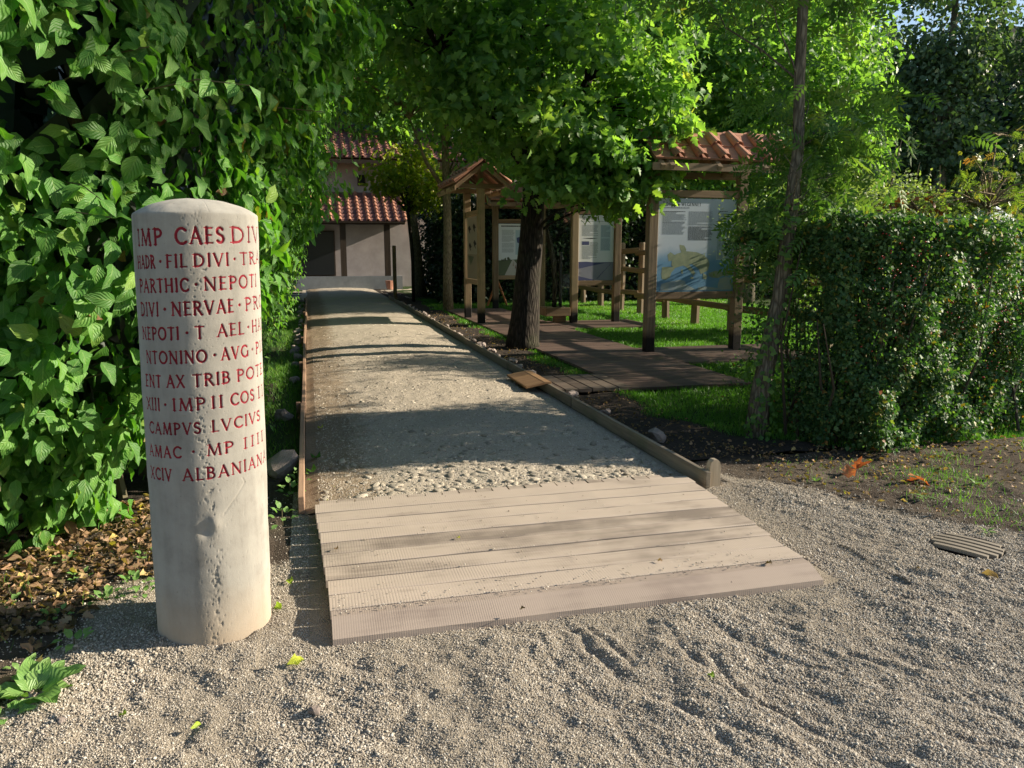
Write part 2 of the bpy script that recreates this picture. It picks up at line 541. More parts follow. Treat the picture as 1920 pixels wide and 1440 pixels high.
def ramp_mat(name, groove, light, dark):
    m, N, bs, out = new_mat(name)
    tc = N.n('ShaderNodeTexCoord'); oi = N.n('ShaderNodeObjectInfo')
    off = N.n('ShaderNodeVectorMath', operation='ADD'); N.l(tc.outputs['Object'], off.inputs[0])
    rv = N.n('ShaderNodeVectorMath', operation='SCALE'); N.l(oi.outputs['Random'], rv.inputs['Scale']); rv.inputs[0].default_value = (9.0, 5.0, 3.0)
    N.l(rv.outputs[0], off.inputs[1])
    mp = N.mapping(off.outputs[0], (1.6, 22, 22)); g = N.noise(1.0, mp, 5, 0.6)
    big = N.noise(2.6, off.outputs[0], 4, 0.6)
    f = N.math('ADD', N.math('MULTIPLY', g, 0.4), N.math('MULTIPLY', big, 0.6))
    f = N.math('ADD', f, N.math('MULTIPLY', N.math('SUBTRACT', oi.outputs['Random'], 0.5), 0.30))
    c = N.ramp(f, [(0.30, dark), (0.5, light), (0.75, tuple(x * 1.12 for x in light))])
    sp = N.n('ShaderNodeSeparateXYZ'); N.l(off.outputs[0], sp.inputs[0])
    xj = N.math('ADD', sp.outputs[0], N.math('MULTIPLY', N.noise(5.0, off.outputs[0], 2), 0.004))
    w = N.math('POWER', N.math('ABSOLUTE', N.math('SINE', N.math('MULTIPLY', xj, groove))), 0.5)
    patch = N.ramp(N.noise(3.0, off.outputs[0], 2), [(0.35, (0.25, 0.25, 0.25)), (0.6, (1, 1, 1))])
    line = N.math('MULTIPLY', N.math('SUBTRACT', 1.0, w), patch)
    c = N.mix(N.math('MULTIPLY', line, 0.22, clamp=True), c, tuple(x * 0.42 for x in dark))
    spots = N.ramp(N.noise(38.0, tc.outputs['Object'], 2, 0.4), [(0.76, (0, 0, 0)), (0.79, (0.8, 0.8, 0.8))])
    c = N.mix(spots, c, (0.06, 0.045, 0.035))
    N.l(c, bs.inputs['Base Color']); bs.inputs['Roughness'].default_value = 0.7
    bs.inputs['Specular IOR Level'].default_value = 0.2
    h = N.math('ADD', N.math('MULTIPLY', N.math('MULTIPLY', w, patch), 0.8), N.math('MULTIPLY', g, 0.4))
    N.l(N.bump(h, 0.35, 0.002), bs.inputs['Normal'])
    return m
M_ramp = ramp_mat('ramp_plank', 240.0, (0.41, 0.345, 0.285), (0.21, 0.175, 0.145))
M_rampf = ramp_mat('ramp_front_plank', 330.0, (0.31, 0.255, 0.215), (0.19, 0.15, 0.13))

def tile_mat(name, a, b, dirt):
    m, N, bs, out = new_mat(name)
    tc = N.n('ShaderNodeTexCoord'); oi = N.n('ShaderNodeObjectInfo')
    n1 = N.noise(10.0, tc.outputs['Object'], 5, 0.65)
    c = N.ramp(N.math('ADD', N.math('MULTIPLY', n1, 0.7), N.math('MULTIPLY', oi.outputs['Random'], 0.3)), [(0.3, a), (0.6, b)])
    c = N.mix(N.ramp(N.noise(24.0, tc.outputs['Object'], 5, 0.7), [(0.55, (0, 0, 0)), (0.75, (0.6, 0.6, 0.6))]), c, dirt)
    N.l(c, bs.inputs['Base Color']); bs.inputs['Roughness'].default_value = 0.75
    N.l(N.bump(n1, 0.4, 0.004), bs.inputs['Normal'])
    return m
M_tile = tile_mat('roof_tile', (0.24, 0.10, 0.065), (0.38, 0.18, 0.115), (0.12, 0.09, 0.07))

def bark_mat(name, a, b, sc=1.0, moss=0.3):
    m, N, bs, out = new_mat(name)
    tc = N.n('ShaderNodeTexCoord')
    mp = N.mapping(tc.outputs['Object'], (22 * sc, 22 * sc, 4 * sc))
    n1 = N.noise(1.0, mp, 6, 0.75)
    vor = N.n('ShaderNodeTexVoronoi', feature='DISTANCE_TO_EDGE'); vor.inputs['Scale'].default_value = 1.2; N.l(mp, vor.inputs['Vector'])
    h = N.math('ADD', N.math('MULTIPLY', n1, 0.6), N.math('MULTIPLY', N.math('MINIMUM', vor.outputs['Distance'], 0.35), 1.4))
    c = N.ramp(h, [(0.25, a), (0.75, b)])
    c = N.mix(N.ramp(N.noise(2.5, tc.outputs['Object'], 4), [(0.5, (0, 0, 0)), (0.75, (moss, moss, moss))]), c, (0.06, 0.08, 0.03))
    N.l(c, bs.inputs['Base Color']); bs.inputs['Roughness'].default_value = 0.9
    bs.inputs['Specular IOR Level'].default_value = 0.15
    N.l(N.bump(h, 1.0, 0.02), bs.inputs['Normal'])
    return m
M_bark = bark_mat('oak_bark', (0.012, 0.010, 0.008), (0.052, 0.043, 0.034), 1.0)
M_bark2 = bark_mat('ash_bark', (0.07, 0.062, 0.045), (0.24, 0.21, 0.155), 1.6, 0.5)
M_bark3 = bark_mat('pale_bark', (0.13, 0.10, 0.06), (0.33, 0.26, 0.16), 1.6, 0.3)
M_twigdark = flat_mat('dark_twig', (0.05, 0.042, 0.03), 0.9)
M_twig = flat_mat('twig', (0.10, 0.085, 0.045), 0.7)
M_ivybark = bark_mat('ivy_bark', (0.075, 0.065, 0.05), (0.24, 0.21, 0.165), 1.3, 0.35)

M_dog = leaf_mat('dogwood_leaf', [(0.0, (0.045, 0.14, 0.025)), (0.45, (0.075, 0.21, 0.035)), (0.90, (0.12, 0.27, 0.045)), (0.975, (0.19, 0.31, 0.05)), (0.992, (0.22, 0.12, 0.05)), (1.0, (0.16, 0.07, 0.04))], 0.34, rough=0.5)
M_oakleaf = leaf_mat('oak_leaf', [(0.0, (0.06, 0.145, 0.04)), (0.6, (0.12, 0.255, 0.065)), (0.93, (0.21, 0.35, 0.085)), (1.0, (0.30, 0.26, 0.07))], 0.5, tcol=(2.2, 2.1, 0.7), rough=0.5, spec=0.45, veins=False)
M_yeloak = leaf_mat('yellowing_leaf', [(0.0, (0.10, 0.17, 0.02)), (0.6, (0.20, 0.25, 0.025)), (1.0, (0.34, 0.30, 0.03))], 0.45, veins=False)
M_ashleaf = leaf_mat('ash_leaf', [(0.0, (0.05, 0.13, 0.03)), (0.7, (0.095, 0.20, 0.045)), (1.0, (0.17, 0.24, 0.05))], 0.4, tcol=(1.8, 1.7, 0.6), rough=0.55, veins=False)
M_haw = leaf_mat('hawthorn_leaf', [(0.0, (0.028, 0.075, 0.026)), (0.6, (0.06, 0.135, 0.045)), (0.9, (0.13, 0.22, 0.075)), (0.97, (0.22, 0.20, 0.04)), (1.0, (0.25, 0.08, 0.03))], 0.3, rough=0.55, spec=0.35, veins=False)
M_shrub = leaf_mat('pale_shrub_leaf', [(0.0, (0.14, 0.19, 0.09)), (0.7, (0.25, 0.31, 0.15)), (1.0, (0.36, 0.38, 0.20))], 0.35, veins=False)
M_rowan = leaf_mat('rowan_leaf', [(0.0, (0.09, 0.15, 0.04)), (0.6, (0.18, 0.24, 0.06)), (0.85, (0.26, 0.20, 0.06)), (1.0, (0.28, 0.10, 0.04))], 0.35, veins=False)
M_forest = leaf_mat('forest_leaf', [(0.0, (0.016, 0.05, 0.036)), (0.7, (0.035, 0.085, 0.055)), (1.0, (0.07, 0.13, 0.07))], 0.2, veins=False)  # teal cast in the leaf colour stands in for distance haze
M_poplar = leaf_mat('poplar_leaf', [(0.0, (0.05, 0.09, 0.05)), (0.7, (0.10, 0.16, 0.085)), (1.0, (0.18, 0.22, 0.13))], 0.3, veins=False)
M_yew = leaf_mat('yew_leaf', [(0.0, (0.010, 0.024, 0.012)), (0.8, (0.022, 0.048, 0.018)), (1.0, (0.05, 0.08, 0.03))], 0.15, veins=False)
M_grass = leaf_mat('grass_blade', [(0.0, (0.05, 0.145, 0.02)), (0.6, (0.10, 0.235, 0.035)), (1.0, (0.20, 0.31, 0.06))], 0.35, rough=0.5, veins=False)
M_litter = leaf_mat('dead_leaf', [(0.0, (0.09, 0.05, 0.03)), (0.3, (0.22, 0.12, 0.065)), (0.6, (0.38, 0.22, 0.14)), (0.8, (0.46, 0.30, 0.21)), (0.93, (0.50, 0.38, 0.09)), (1.0, (0.30, 0.34, 0.06))], 0.2, rough=0.7, veins=True)
M_orange = leaf_mat('orange_leaf', [(0.0, (0.30, 0.085, 0.035)), (1.0, (0.45, 0.18, 0.08))], 0.3, tcol=(1.6, 1.0, 0.5))
M_lime = leaf_mat('lime_leaf', [(0.0, (0.20, 0.32, 0.03)), (0.6, (0.36, 0.44, 0.04)), (1.0, (0.55, 0.50, 0.06))], 0.3)

# ------------------------------------------------------------------ ground sheets
def grid_mesh(name, xs, ys, zf, mask=None, smooth=True):
    X, Y = np.meshgrid(xs, ys)
    P = np.stack([X.ravel(), Y.ravel()], -1)
    Z = zf(P)
    nx, ny = len(xs), len(ys)
    i = np.arange(nx - 1)[None] + (np.arange(ny - 1) * nx)[:, None]; i = i.ravel()
    q = np.stack([i, i + 1, i + nx + 1, i + nx], -1)
    at = {'mask': mask(P)} if mask is not None else None
    return np_mesh(name, np.column_stack([P, Z]), None, q, at, smooth)
def dense(a, b, c, d, step_in, step_out):
    return np.unique(np.concatenate([np.arange(a, b, step_out), np.arange(b, c, step_in), np.arange(c, d + 1e-6, step_out)]))

link_mesh('ground', grid_mesh('ground', np.linspace(-400, 400, 9), np.linspace(-60, 700, 9), lambda P: np.full(len(P), -0.10)), M_field, kind='structure')

def seg_dist(P, a, b):
    a = np.array(a); b = np.array(b); d = b - a
    t = np.clip(((P - a) @ d) / (d @ d), 0, 1)
    return np.linalg.norm(P - (a + t[:, None] * d), axis=1), t
RUTS = [([(0.56, 2.86), (0.60, 2.50), (0.54, 2.2), (0.62, 1.6)], 0.016, 0.020), ([(0.97, 2.83), (0.98, 2.58), (1.04, 2.28), (1.28, 1.98), (1.5, 1.5)], 0.020, 0.026),
        ([(0.80, 2.85), (0.82, 2.5), (0.90, 2.2), (0.92, 1.8), (1.1, 1.4)], 0.018, 0.018), ([(1.02, 2.84), (1.06, 2.6), (1.09, 2.42)], 0.014, 0.018),
        ([(1.39, 2.40), (1.40, 2.15), (1.50, 1.92), (1.7, 1.5)], 0.022, 0.024), ([(1.33, 2.78), (1.31, 2.5), (1.36, 2.3)], 0.014, 0.020),
        ([(1.55, 2.7), (1.62, 2.4), (1.85, 2.1), (2.2, 1.8)], 0.014, 0.022), ([(2.3, 2.6), (2.6, 2.35), (3.1, 2.1), (3.6, 1.9)], 0.016, 0.024),
        ([(0.25, 2.6), (0.2, 2.2), (0.3, 1.7)], 0.010, 0.03), ([(1.9, 2.3), (2.1, 2.0), (2.2, 1.6)], 0.018, 0.022), ([(2.0, 2.72), (2.5, 2.62), (3.0, 2.5)], 0.010, 0.02),
        ([(0.7, 2.4), (0.72, 2.0), (0.62, 1.6)], 0.014, 0.02), ([(1.15, 2.2), (1.2, 1.9), (1.2, 1.5)], 0.016, 0.022), ([(1.7, 2.0), (1.95, 1.75), (2.4, 1.5)], 0.018, 0.02),
        ([(2.6, 2.2), (2.9, 1.95), (3.4, 1.75)], 0.016, 0.024), ([(-0.4, 2.5), (-0.5, 2.2), (-0.6, 2.0)], 0.010, 0.03)]
def gravel_z(P):
    near = np.clip(1 - np.abs(P[:, 1] - 2.6) / 3.0, 0, 1)
    z = (fbm(P, 3.2, 3) - 0.5) * 0.042 + (fbm(P + 31, 11.0, 3) - 0.5) * 0.022
    s = np.stack([P[:, 0] * 1.0 + P[:, 1] * 0.7, P[:, 1] * 0.45 - P[:, 0] * 0.3], -1)
    z += (fbm(s + 9, 9.0, 2) - 0.5) * 0.024 + (fbm(P + 61, 24.0, 2) - 0.5) * 0.011
    W = P + (np.stack([fbm(P + 5, 5.0, 2), fbm(P + 15, 5.0, 2)], -1) - 0.5) * 0.055
    for pts, dep, w in RUTS:
        d = np.full(len(P), 9.0)
        for a, b in zip(pts[:-1], pts[1:]):
            dd, _ = seg_dist(W, a, b); d = np.minimum(d, dd)
        am = np.clip(vnoise(P + 40, 3.0) * 1.8 - .30, 0.08, 1.0); w = w * .8; z += 0.58 * am * (-dep * 0.95 * np.exp(-(d / w) ** 2) + dep * 0.40 * np.exp(-((d - 2.0 * w) / (w * 0.9)) ** 2))
    # lower and flatter round the plank ramp
    inr = (P[:, 0] > -0.25) & (P[:, 0] < 2.6) & (P[:, 1] > 2.75)
    z = np.where(inr, z * 0.35 - 0.008, z)
    ds, _ = seg_dist(P, (-0.43, 3.18), (-0.43, 3.181))
    z += 0.015 * np.exp(-((ds - 0.26) / 0.08) ** 2)
    # drain basin
    dd, _ = seg_dist(P, (3.22, 3.08), (3.23, 3.08))
    k = np.clip((dd - 0.16) / 0.12, 0, 1)
    z = z * k + (-0.004) * (1 - k)
    z = np.where(dd < 0.165, -0.05, z)
    return z * (0.4 + 0.6 * near) - 0.002
def soil_mask(P):
    x, y = P[:, 0], P[:, 1]
    left = np.clip((-(x + 0.98) + 0.16 * (y - 2.9)) * 5 + 0.3, 0, 1)
    left2 = np.clip((y - 3.62) * 5, 0, 1) * (x < -0.15)
    bx = np.interp(y, [2.0, 3.0, 3.2, 3.6, 4.2, 4.7], [6.0, 3.9, 3.55, 3.25, 2.95, 2.5])
    right = np.clip((x - bx) * 3.5 + 0.35, 0, 1)
    return np.maximum(np.maximum(left, left2), right)
g_xs = dense(-9, -1.9, 4.6, 12, 0.015, 0.25); g_ys = dense(-5, 1.35, 4.9, 4.95, 0.015, 0.25)
link_mesh('gravel_forecourt', grid_mesh('gravel_forecourt', g_xs, g_ys, gravel_z, soil_mask), M_gravel, kind='structure')

# path surface: gently crowned, packed sand over cobbles
PX0, PX1 = -0.08, 2.40
def path_z(P):
    t = (P[:, 0] - PX0) / (PX1 - PX0)
    inside = np.clip(np.minimum(t, 1 - t) * 30, 0, 1)
    z = 0.012 + 0.055 * (1 - (2 * np.clip(t, 0, 1) - 1) ** 2) * np.clip((P[:, 1] - 4.2) / 2.5, 0.35, 1)
    z += (fbm(P, 2.6, 3) - 0.5) * 0.03 + (fbm(P + 17, 16.0, 2) - 0.5) * 0.009
    return z * inside
def path_mask(P):
    t = (P[:, 0] - PX0) / (PX1 - PX0)
    return np.clip(1.0 - t * 3.0, 0, 0.75) + np.clip((t - 0.9) * 3, 0, 0.2)
py = np.unique(np.concatenate([np.arange(4.42, 10, 0.022), np.arange(10, 31.3, 0.08)]))
path = link_mesh('path', grid_mesh('path', np.linspace(PX0, PX1, 95), py, path_z, path_mask), M_path, kind='structure')
link_mesh('yard', grid_mesh('yard', np.linspace(-6, 9, 40), np.linspace(24.9, 34, 24), lambda P: 0.006 + (fbm(P, 1.0) - 0.5) * 0.02 - 0.02), M_path, kind='structure')
for ob in (path,): pass

# cobbles set into the path ------------------------------------------------
def blob_mesh(name, sub, rough, flat, seed):
    import bmesh
    bm = bmesh.new(); bmesh.ops.create_icosphere(bm, subdivisions=sub, radius=1.0)
    rr = random.Random(seed); ox = Vector((rr.random() * 9, rr.random() * 9, rr.random() * 9))
    me = bpy.data.meshes.new(name)
    for v in bm.verts:
        P = np.array([[*(v.co * 1.0 + ox)]])
        k = 1 + (float(vnoise(P, 1.3)[0]) - 0.5) * rough
        v.co = v.co * k; v.co.z *= flat
    bm.to_mesh(me); bm.free()
    me.polygons.foreach_set('use_smooth', [True] * len(me.polygons))
    return me
COB = [blob_mesh('cobblestone', 2, 0.9, 0.55, s) for s in range(6)]
for m in COB: m.materials.append(M_cobble)
def path_z1(x, y): return float(path_z(np.array([[x, y]]))[0])
cob = []
tries = 0
cells = {}
while len(cob) < 3300 and tries < 60000:
    tries += 1
    y = 4.44 + (abs(random.random()) ** 1.5) * 9.5
    x = random.uniform(0.02, 2.33)
    dens = 0.2 + 0.6 * min(1, max(0, (x - 0.15) / 0.6))
    if y > 4.75: dens *= float(np.clip((vnoise(np.array([[x, y]]), 1.7)[0] - 0.25) * 2.2, 0.12, 1))
    if random.random() > dens: continue
    r = random.uniform(0.011, 0.034) if y < 5.2 else random.uniform(0.010, 0.030)
    key = (int(x / 0.05), int(y / 0.05)); ok = True
    for i in (-1, 0, 1):
        for j in (-1, 0, 1):
            for (a, b, c) in cells.get((key[0] + i, key[1] + j), ()):
                if (a - x) ** 2 + (b - y) ** 2 < (0.8 * (c + r)) ** 2: ok = False
    if not ok: continue
    cells.setdefault(key, []).append((x, y, r)); cob.append((x, y, r))
cob.sort(key=lambda c: -c[2] / (c[1] ** 1.3))
zc = path_z(np.array([(c[0], c[1]) for c in cob]))
for i, (x, y, r) in enumerate(cob[:300]):
    link_mesh('cobblestone', COB[i % 6], None, path, loc=(x, y, zc[i] + r * random.uniform(-0.25, 0.08)), rot=(random.uniform(-.25, .25), random.uniform(-.25, .25), random.uniform(0, 6.28)),
              scale=(r * random.uniform(0.8, 1.5), r * random.uniform(0.8, 1.1), r * 0.7))
def mesh_arrays(me):
    v = np.empty(len(me.vertices) * 3, dtype=np.float32); me.vertices.foreach_get('co', v)
    f = np.array([tuple(p.vertices) for p in me.polygons])
    return v.reshape(-1, 3).astype(float), f
COBL = [mesh_arrays(blob_mesh('tmp', 1, 0.9, 0.5, 40 + s)) for s in range(4)]
def scatter_solid(name, temps, pos, scl, rotz, mat, parent=None, tilt=0.25, **kw):
    n = len(pos); pick = RNG.integers(0, len(temps), n); VV, TT, A, base = [], [], [], 0
    up = norm(np.column_stack([RNG.normal(0, tilt, n), RNG.normal(0, tilt, n), np.ones(n)]))
    T = np.column_stack([np.cos(rotz), np.sin(rotz), np.zeros(n)]); M = frames(T, up)
    for k, (v, t) in enumerate(temps):
        s = np.where(pick == k)[0]
        P = v[None] * scl[s][:, None, :]
        VV.append((np.einsum('nij,nvj->nvi', M[s], P) + pos[s][:, None, :]).reshape(-1, 3))
        TT.append((t[None] + (base + np.arange(len(s)) * len(v))[:, None, None]).reshape(-1, 3)); base += len(s) * len(v)
    return link_mesh(name, np_mesh(name, np.concatenate(VV), np.concatenate(TT), None, None, True), mat, parent, **kw)
rest = np.array([(x, y, zc[i + 300] - 0.34 * r, r) for i, (x, y, r) in enumerate(cob[300:])])
sc3 = np.column_stack([rest[:, 3] * RNG.uniform(.8, 1.5, len(rest)), rest[:, 3], rest[:, 3] * 0.75])
scatter_solid('small_cobbles', COBL, rest[:, :3], sc3, RNG.uniform(0, 6.28, len(rest)), M_cobble, path, kind='stuff')

# pebbles of the gravel: points with instances of a small faceted stone
def pebble_cloud(name, P, size, mat, label):
    n = len(P)
    me = bpy.data.meshes.new(name); me.vertices.add(n); me.vertices.foreach_set('co', P.astype(np.float32).ravel())
    a = me.attributes.new('sc', 'FLOAT_VECTOR', 'POINT')
    s = size[:, None] * np.column_stack([RNG.uniform(.8, 1.45, n), RNG.uniform(.75, 1.1, n), RNG.uniform(.5, .9, n)])
    a.data.foreach_set('vector', s.astype(np.float32).ravel())
    b = me.attributes.new('rt', 'FLOAT_VECTOR', 'POINT')
    r = np.column_stack([RNG.normal(0, .4, n), RNG.normal(0, .4, n), RNG.uniform(0, 6.28, n)])
    b.data.foreach_set('vector', r.astype(np.float32).ravel())
    me.update()
    o = link_mesh(name, me, None, None, kind='stuff', label=label, cat='gravel')
    ng = bpy.data.node_groups.new('scatter_pebbles', 'GeometryNodeTree')
    ng.interface.new_socket('Geometry', in_out='INPUT', socket_type='NodeSocketGeometry')
    ng.interface.new_socket('Geometry', in_out='OUTPUT', socket_type='NodeSocketGeometry')
    gi = ng.nodes.new('NodeGroupInput'); go = ng.nodes.new('NodeGroupOutput')
    ico = ng.nodes.new('GeometryNodeMeshIcoSphere'); ico.inputs['Radius'].default_value = 1.0; ico.inputs['Subdivisions'].default_value = 1
    sm = ng.nodes.new('GeometryNodeSetMaterial'); sm.inputs['Material'].default_value = mat
    mp = ng.nodes.new('GeometryNodeMeshToPoints')
    ip = ng.nodes.new('GeometryNodeInstanceOnPoints')
    na = ng.nodes.new('GeometryNodeInputNamedAttribute'); na.data_type = 'FLOAT_VECTOR'; na.inputs['Name'].default_value = 'sc'
    nb = ng.nodes.new('GeometryNodeInputNamedAttribute'); nb.data_type = 'FLOAT_VECTOR'; nb.inputs['Name'].default_value = 'rt'
    L = ng.links.new
    L(ico.outputs['Mesh'], sm.inputs['Geometry']); L(gi.outputs[0], mp.inputs['Mesh'])
    L(mp.outputs[0], ip.inputs['Points']); L(sm.outputs[0], ip.inputs['Instance'])
    L(na.outputs[0], ip.inputs['Scale']); L(nb.outputs[0], ip.inputs['Rotation']); L(ip.outputs[0], go.inputs[0])
    md = o.modifiers.new('scatter', 'NODES'); md.node_group = ng
    return o
NPEB = 560000
yy = 1.45 + (RNG.random(NPEB) ** 1.35) * 3.4
xx = RNG.uniform(-1.0, 1.0, NPEB) * (0.95 * yy) + yy * 0.30
P2 = np.column_stack([xx, yy])
keep = (xx > -2.2) & (xx < 4.4) & (RNG.random(NPEB) > np.clip(soil_mask(P2) * 1.1, 0, 0.93))
keep &= ~((xx > -0.06) & (xx < 2.32) & (yy > 2.87)) 
keep &= ((P2[:, 0] + 0.43) ** 2 + (P2[:, 1] - 3.18) ** 2 > 0.216 ** 2)
keep &= ((P2[:, 0] - 3.23) ** 2 + (P2[:, 1] - 3.08) ** 2 > 0.17 ** 2)
P2 = P2[keep]
sz = RNG.uniform(0.0014, 0.0036, len(P2)) * (0.85 + 0.10 * P2[:, 1]) * np.where(RNG.random(len(P2)) < .03, 1.9, 1) * (0.62 + 0.6 * vnoise(P2, 2.5))
Z = gravel_z(P2) + sz * 0.4
pebble_cloud('gravel_pebbles', np.column_stack([P2, Z]), sz, M_pebble, 'loose pale gravel pebbles covering the forecourt before the plank ramp')
# coarse grit of the path, lightly scattered
n = 34000
yy = 4.45 + (RNG.random(n) ** 1.6) * 8; xx = RNG.uniform(0, 2.36, n); P2 = np.column_stack([xx, yy])
sz = RNG.uniform(0.002, 0.006, n)
pebble_cloud('path_grit', np.column_stack([P2, path_z(P2)]), sz, M_pebble, 'fine grit lying on the packed sandy path')

# lawn and soil on the right ------------------------------------------------
def in_deck(P, m=0.0):
    x, y = P[:, 0], P[:, 1]
    a = (x > 3.3 - m) & (x < 4.8 + m) & (y > 7.65 - m) & (y < 19.6 + m)
    b = (x >= 4.7) & (x < 7.0 + m) & (y > 9.3 - m) & (y < 10.95 + m)
    c = (x >= 4.7) & (x < 6.7 + m) & (y > 14.1 - m) & (y < 15.65 + m)
    d = (x > 2.25 - m) & (x < 3.4) & (y > 7.65 - m) & (y < 8.62 + m)
    return a | b | c | d
def lawn_edge(y):
    return np.interp(y, [4.5, 5.6, 6.6, 7.6, 8.7, 12.5, 18, 24, 30], [4.2, 3.35, 3.0, 2.98, 3.0, 3.05, 3.05, 3.1, 3.1])
def lawn_mask(P):
    e = lawn_edge(P[:, 1]) + (vnoise(P, 2.0) - 0.5) * 0.25
    m = np.clip((P[:, 0] - e) * 6, 0, 1)
    ox = np.hypot(P[:, 0] - 3.2, P[:, 1] - 11.6)
    return m * np.clip((ox - 0.25) * 4, 0, 1)
def lawn_z(P):
    z = -0.008 + (fbm(P, 2.0, 3) - 0.5) * 0.05 * np.clip((P[:, 0] - 2.5) * 3, 0, 1) + (fbm(P + 3, 9.0, 3) - 0.5) * 0.05 * (1 - lawn_mask(P)) * np.clip((P[:, 0] - 2.46) * 5, 0, 1)
    return np.where(in_deck(P, 0.05), -0.03, z)
lx = np.unique(np.concatenate([np.arange(2.46, 7, 0.06), np.arange(7, 40, 0.6)])); ly = np.unique(np.concatenate([np.arange(4.96, 20, 0.06), np.arange(20, 60, 0.8)]))
link_mesh('lawn_ground', grid_mesh('lawn_ground', lx, ly, lawn_z, lawn_mask), M_soil, kind='structure')
lx2 = np.arange(-7, -0.12, 0.15)
link_mesh('soil_verge', grid_mesh('soil_verge', lx2, np.arange(4.80, 32, 0.15), lambda P: -0.012 + (fbm(P, 2.0, 3) - 0.5) * 0.05, lambda P: np.clip((vnoise(P, 0.9) - 0.2) * 1.6, 0, 1) * (P[:, 1] > 5.6)), M_soil, kind='structure')

BL = (np.array([(-0.5, 0, 0), (0.5, 0, 0), (-0.32, 0.5, 0.0), (0.32, 0.5, 0.0), (0.0, 1.0, 0.0)]) * np.array([1, 1, 1]), np.array([(0, 1, 3), (0, 3, 2), (2, 3, 4)]), np.array([(0, 0), (0, 0), (0, .5), (0, .5), (0, 1)], float))
BL[0][2:4, 2] = -0.05; BL[0][4, 2] = -0.28
def grass(name, P, z, h, w, label, tint=None):
    n = len(P)
    pos = np.column_stack([P, z])
    T = norm(np.column_stack([RNG.normal(0, .45, n), RNG.normal(0, .45, n), np.ones(n)]))
    Nn = np.column_stack([RNG.normal(size=n), RNG.normal(size=n), np.zeros(n)])
    M = frames2(T, Nn)
    t = tint if tint is not None else RNG.random(n)
    me = scatter_mesh(name, [BL], pos, M, h, t, w / h)
    return link_mesh(name, me, M_grass, None, label=label, cat='grass', kind='stuff')
def frames2(T, Nn):
    T = norm(T); Nn = norm(Nn - T * np.sum(T * Nn, -1, keepdims=True)); X = np.cross(T, Nn)
    return np.stack([X, T, Nn], axis=-1)
n = 210000
yy = 4.9 + (RNG.random(n) ** 1.25) * 19; xx = 2.7 + RNG.random(n) * (4.0 + 0.28 * yy); P2 = np.column_stack([xx, yy])
k = (RNG.random(n) < lawn_mask(P2) ** 1.5) & ~in_deck(P2, 0.0)
P2 = P2[k]
grass('lawn_grass', P2, lawn_z(P2) - 0.005, RNG.uniform(0.035, 0.075, len(P2)), 0.004 + 0.0006 * P2[:, 1], 'short green lawn grass around the boardwalk and the boards', np.clip(0.25 + 0.6 * vnoise(P2, 0.8) * RNG.random(len(P2)) + 0.2 * (P2[:, 0] > 7), 0, 1))
# grass strip left of the path
n = 26000
yy = 5.4 + (RNG.random(n) ** 1.2) * 19; xx = -0.14 - np.abs(RNG.normal(0, 0.35, n)); P2 = np.column_stack([xx, yy])
P2 = P2[RNG.random(n) < np.clip((vnoise(P2, 1.2) - 0.15) * 2, 0.1, 1)]
grass('verge_grass', P2, np.full(len(P2), -0.012), RNG.uniform(0.03, 0.08, len(P2)), np.full(len(P2), 0.006), 'mossy green grass strip between the left kerb and the big bush')
# grass of the front right verge
n = 90000
xx = RNG.uniform(3.0, 8.5, n); yy = RNG.uniform(2.6, 4.75, n); P2 = np.column_stack([xx, yy])
f = np.clip((soil_mask(P2) - 0.55) * 2, 0, 1) * np.clip((vnoise(P2, 2.2) - 0.48) * 4, 0.04, 1) * np.clip((xx - 3.3) * 0.55, 0.05, 0.8)
P2 = P2[RNG.random(n) < f]
grass('verge_tufts', P2, gravel_z(P2) - 0.004, RNG.uniform(0.02, 0.06, len(P2)), np.full(len(P2), 0.0035), 'thin patchy grass on the verge before the clipped hedge')
n = 5000
xx = RNG.uniform(-2.4, -0.5, n); yy = RNG.uniform(2.7, 4.5, n); P2 = np.column_stack([xx, yy])
f = (soil_mask(P2) > 0.5) * np.clip((vnoise(P2 + 4, 2.6) - 0.5) * 4, 0.02, 1)
P2 = P2[RNG.random(n) < f]
grass('corner_grass', P2, gravel_z(P2) - 0.004, RNG.uniform(0.03, 0.10, len(P2)), np.full(len(P2), 0.003), 'sparse grass blades in the litter left of the milestone')

# dead leaf litter ------------------------------------------------
LIT = [strip_leaf((0, .12, .3, .55, .8, 1.0), (0, .17, .27, .29, .16, 0), 3, 0.25, 0.3, 0.5, .5), strip_leaf((0, .12, .3, .55, .8, 1.0), (0, .15, .26, .26, .14, 0), 3, -0.35, 0.55, 0.4, 1.3), lobed_leaf(3, 0.4)]
def litter(name, P, zf, label, smin=0.018, smax=0.062, mat=None, tint=None):
    n = len(P); s = RNG.uniform(smin, smax, n)
    pos = np.column_stack([P, zf(P) + 0.006 + RNG.uniform(0, 0.022, n)])
    Nn = norm(np.column_stack([RNG.normal(0, .45, n), RNG.normal(0, .45, n), np.ones(n)]))
    a = RNG.uniform(0, 6.28, n); T = np.column_stack([np.cos(a), np.sin(a), np.zeros(n)])
    t = RNG.random(n) ** 1.3 * 0.93 if tint is None else tint
    return link_mesh(name, scatter_mesh(name, LIT, pos, frames(T, Nn), s, t), mat or M_litter, None, label=label, cat='leaf litter', kind='stuff')
n = 7000; P2 = np.column_stack([RNG.uniform(-2.8, -0.35, n), RNG.uniform(2.65, 4.9, n)])
P2 = P2[(soil_mask(P2) > 0.55) & (RNG.random(n) < 0.25 + 0.75 * (P2[:, 1] > 3.2))]
litter('leaf_litter', P2, gravel_z, 'brown dead leaf litter under the big bush left of the milestone')
n = 2600; P2 = np.column_stack([RNG.uniform(2.9, 8.0, n), RNG.uniform(3.0, 5.2, n)])
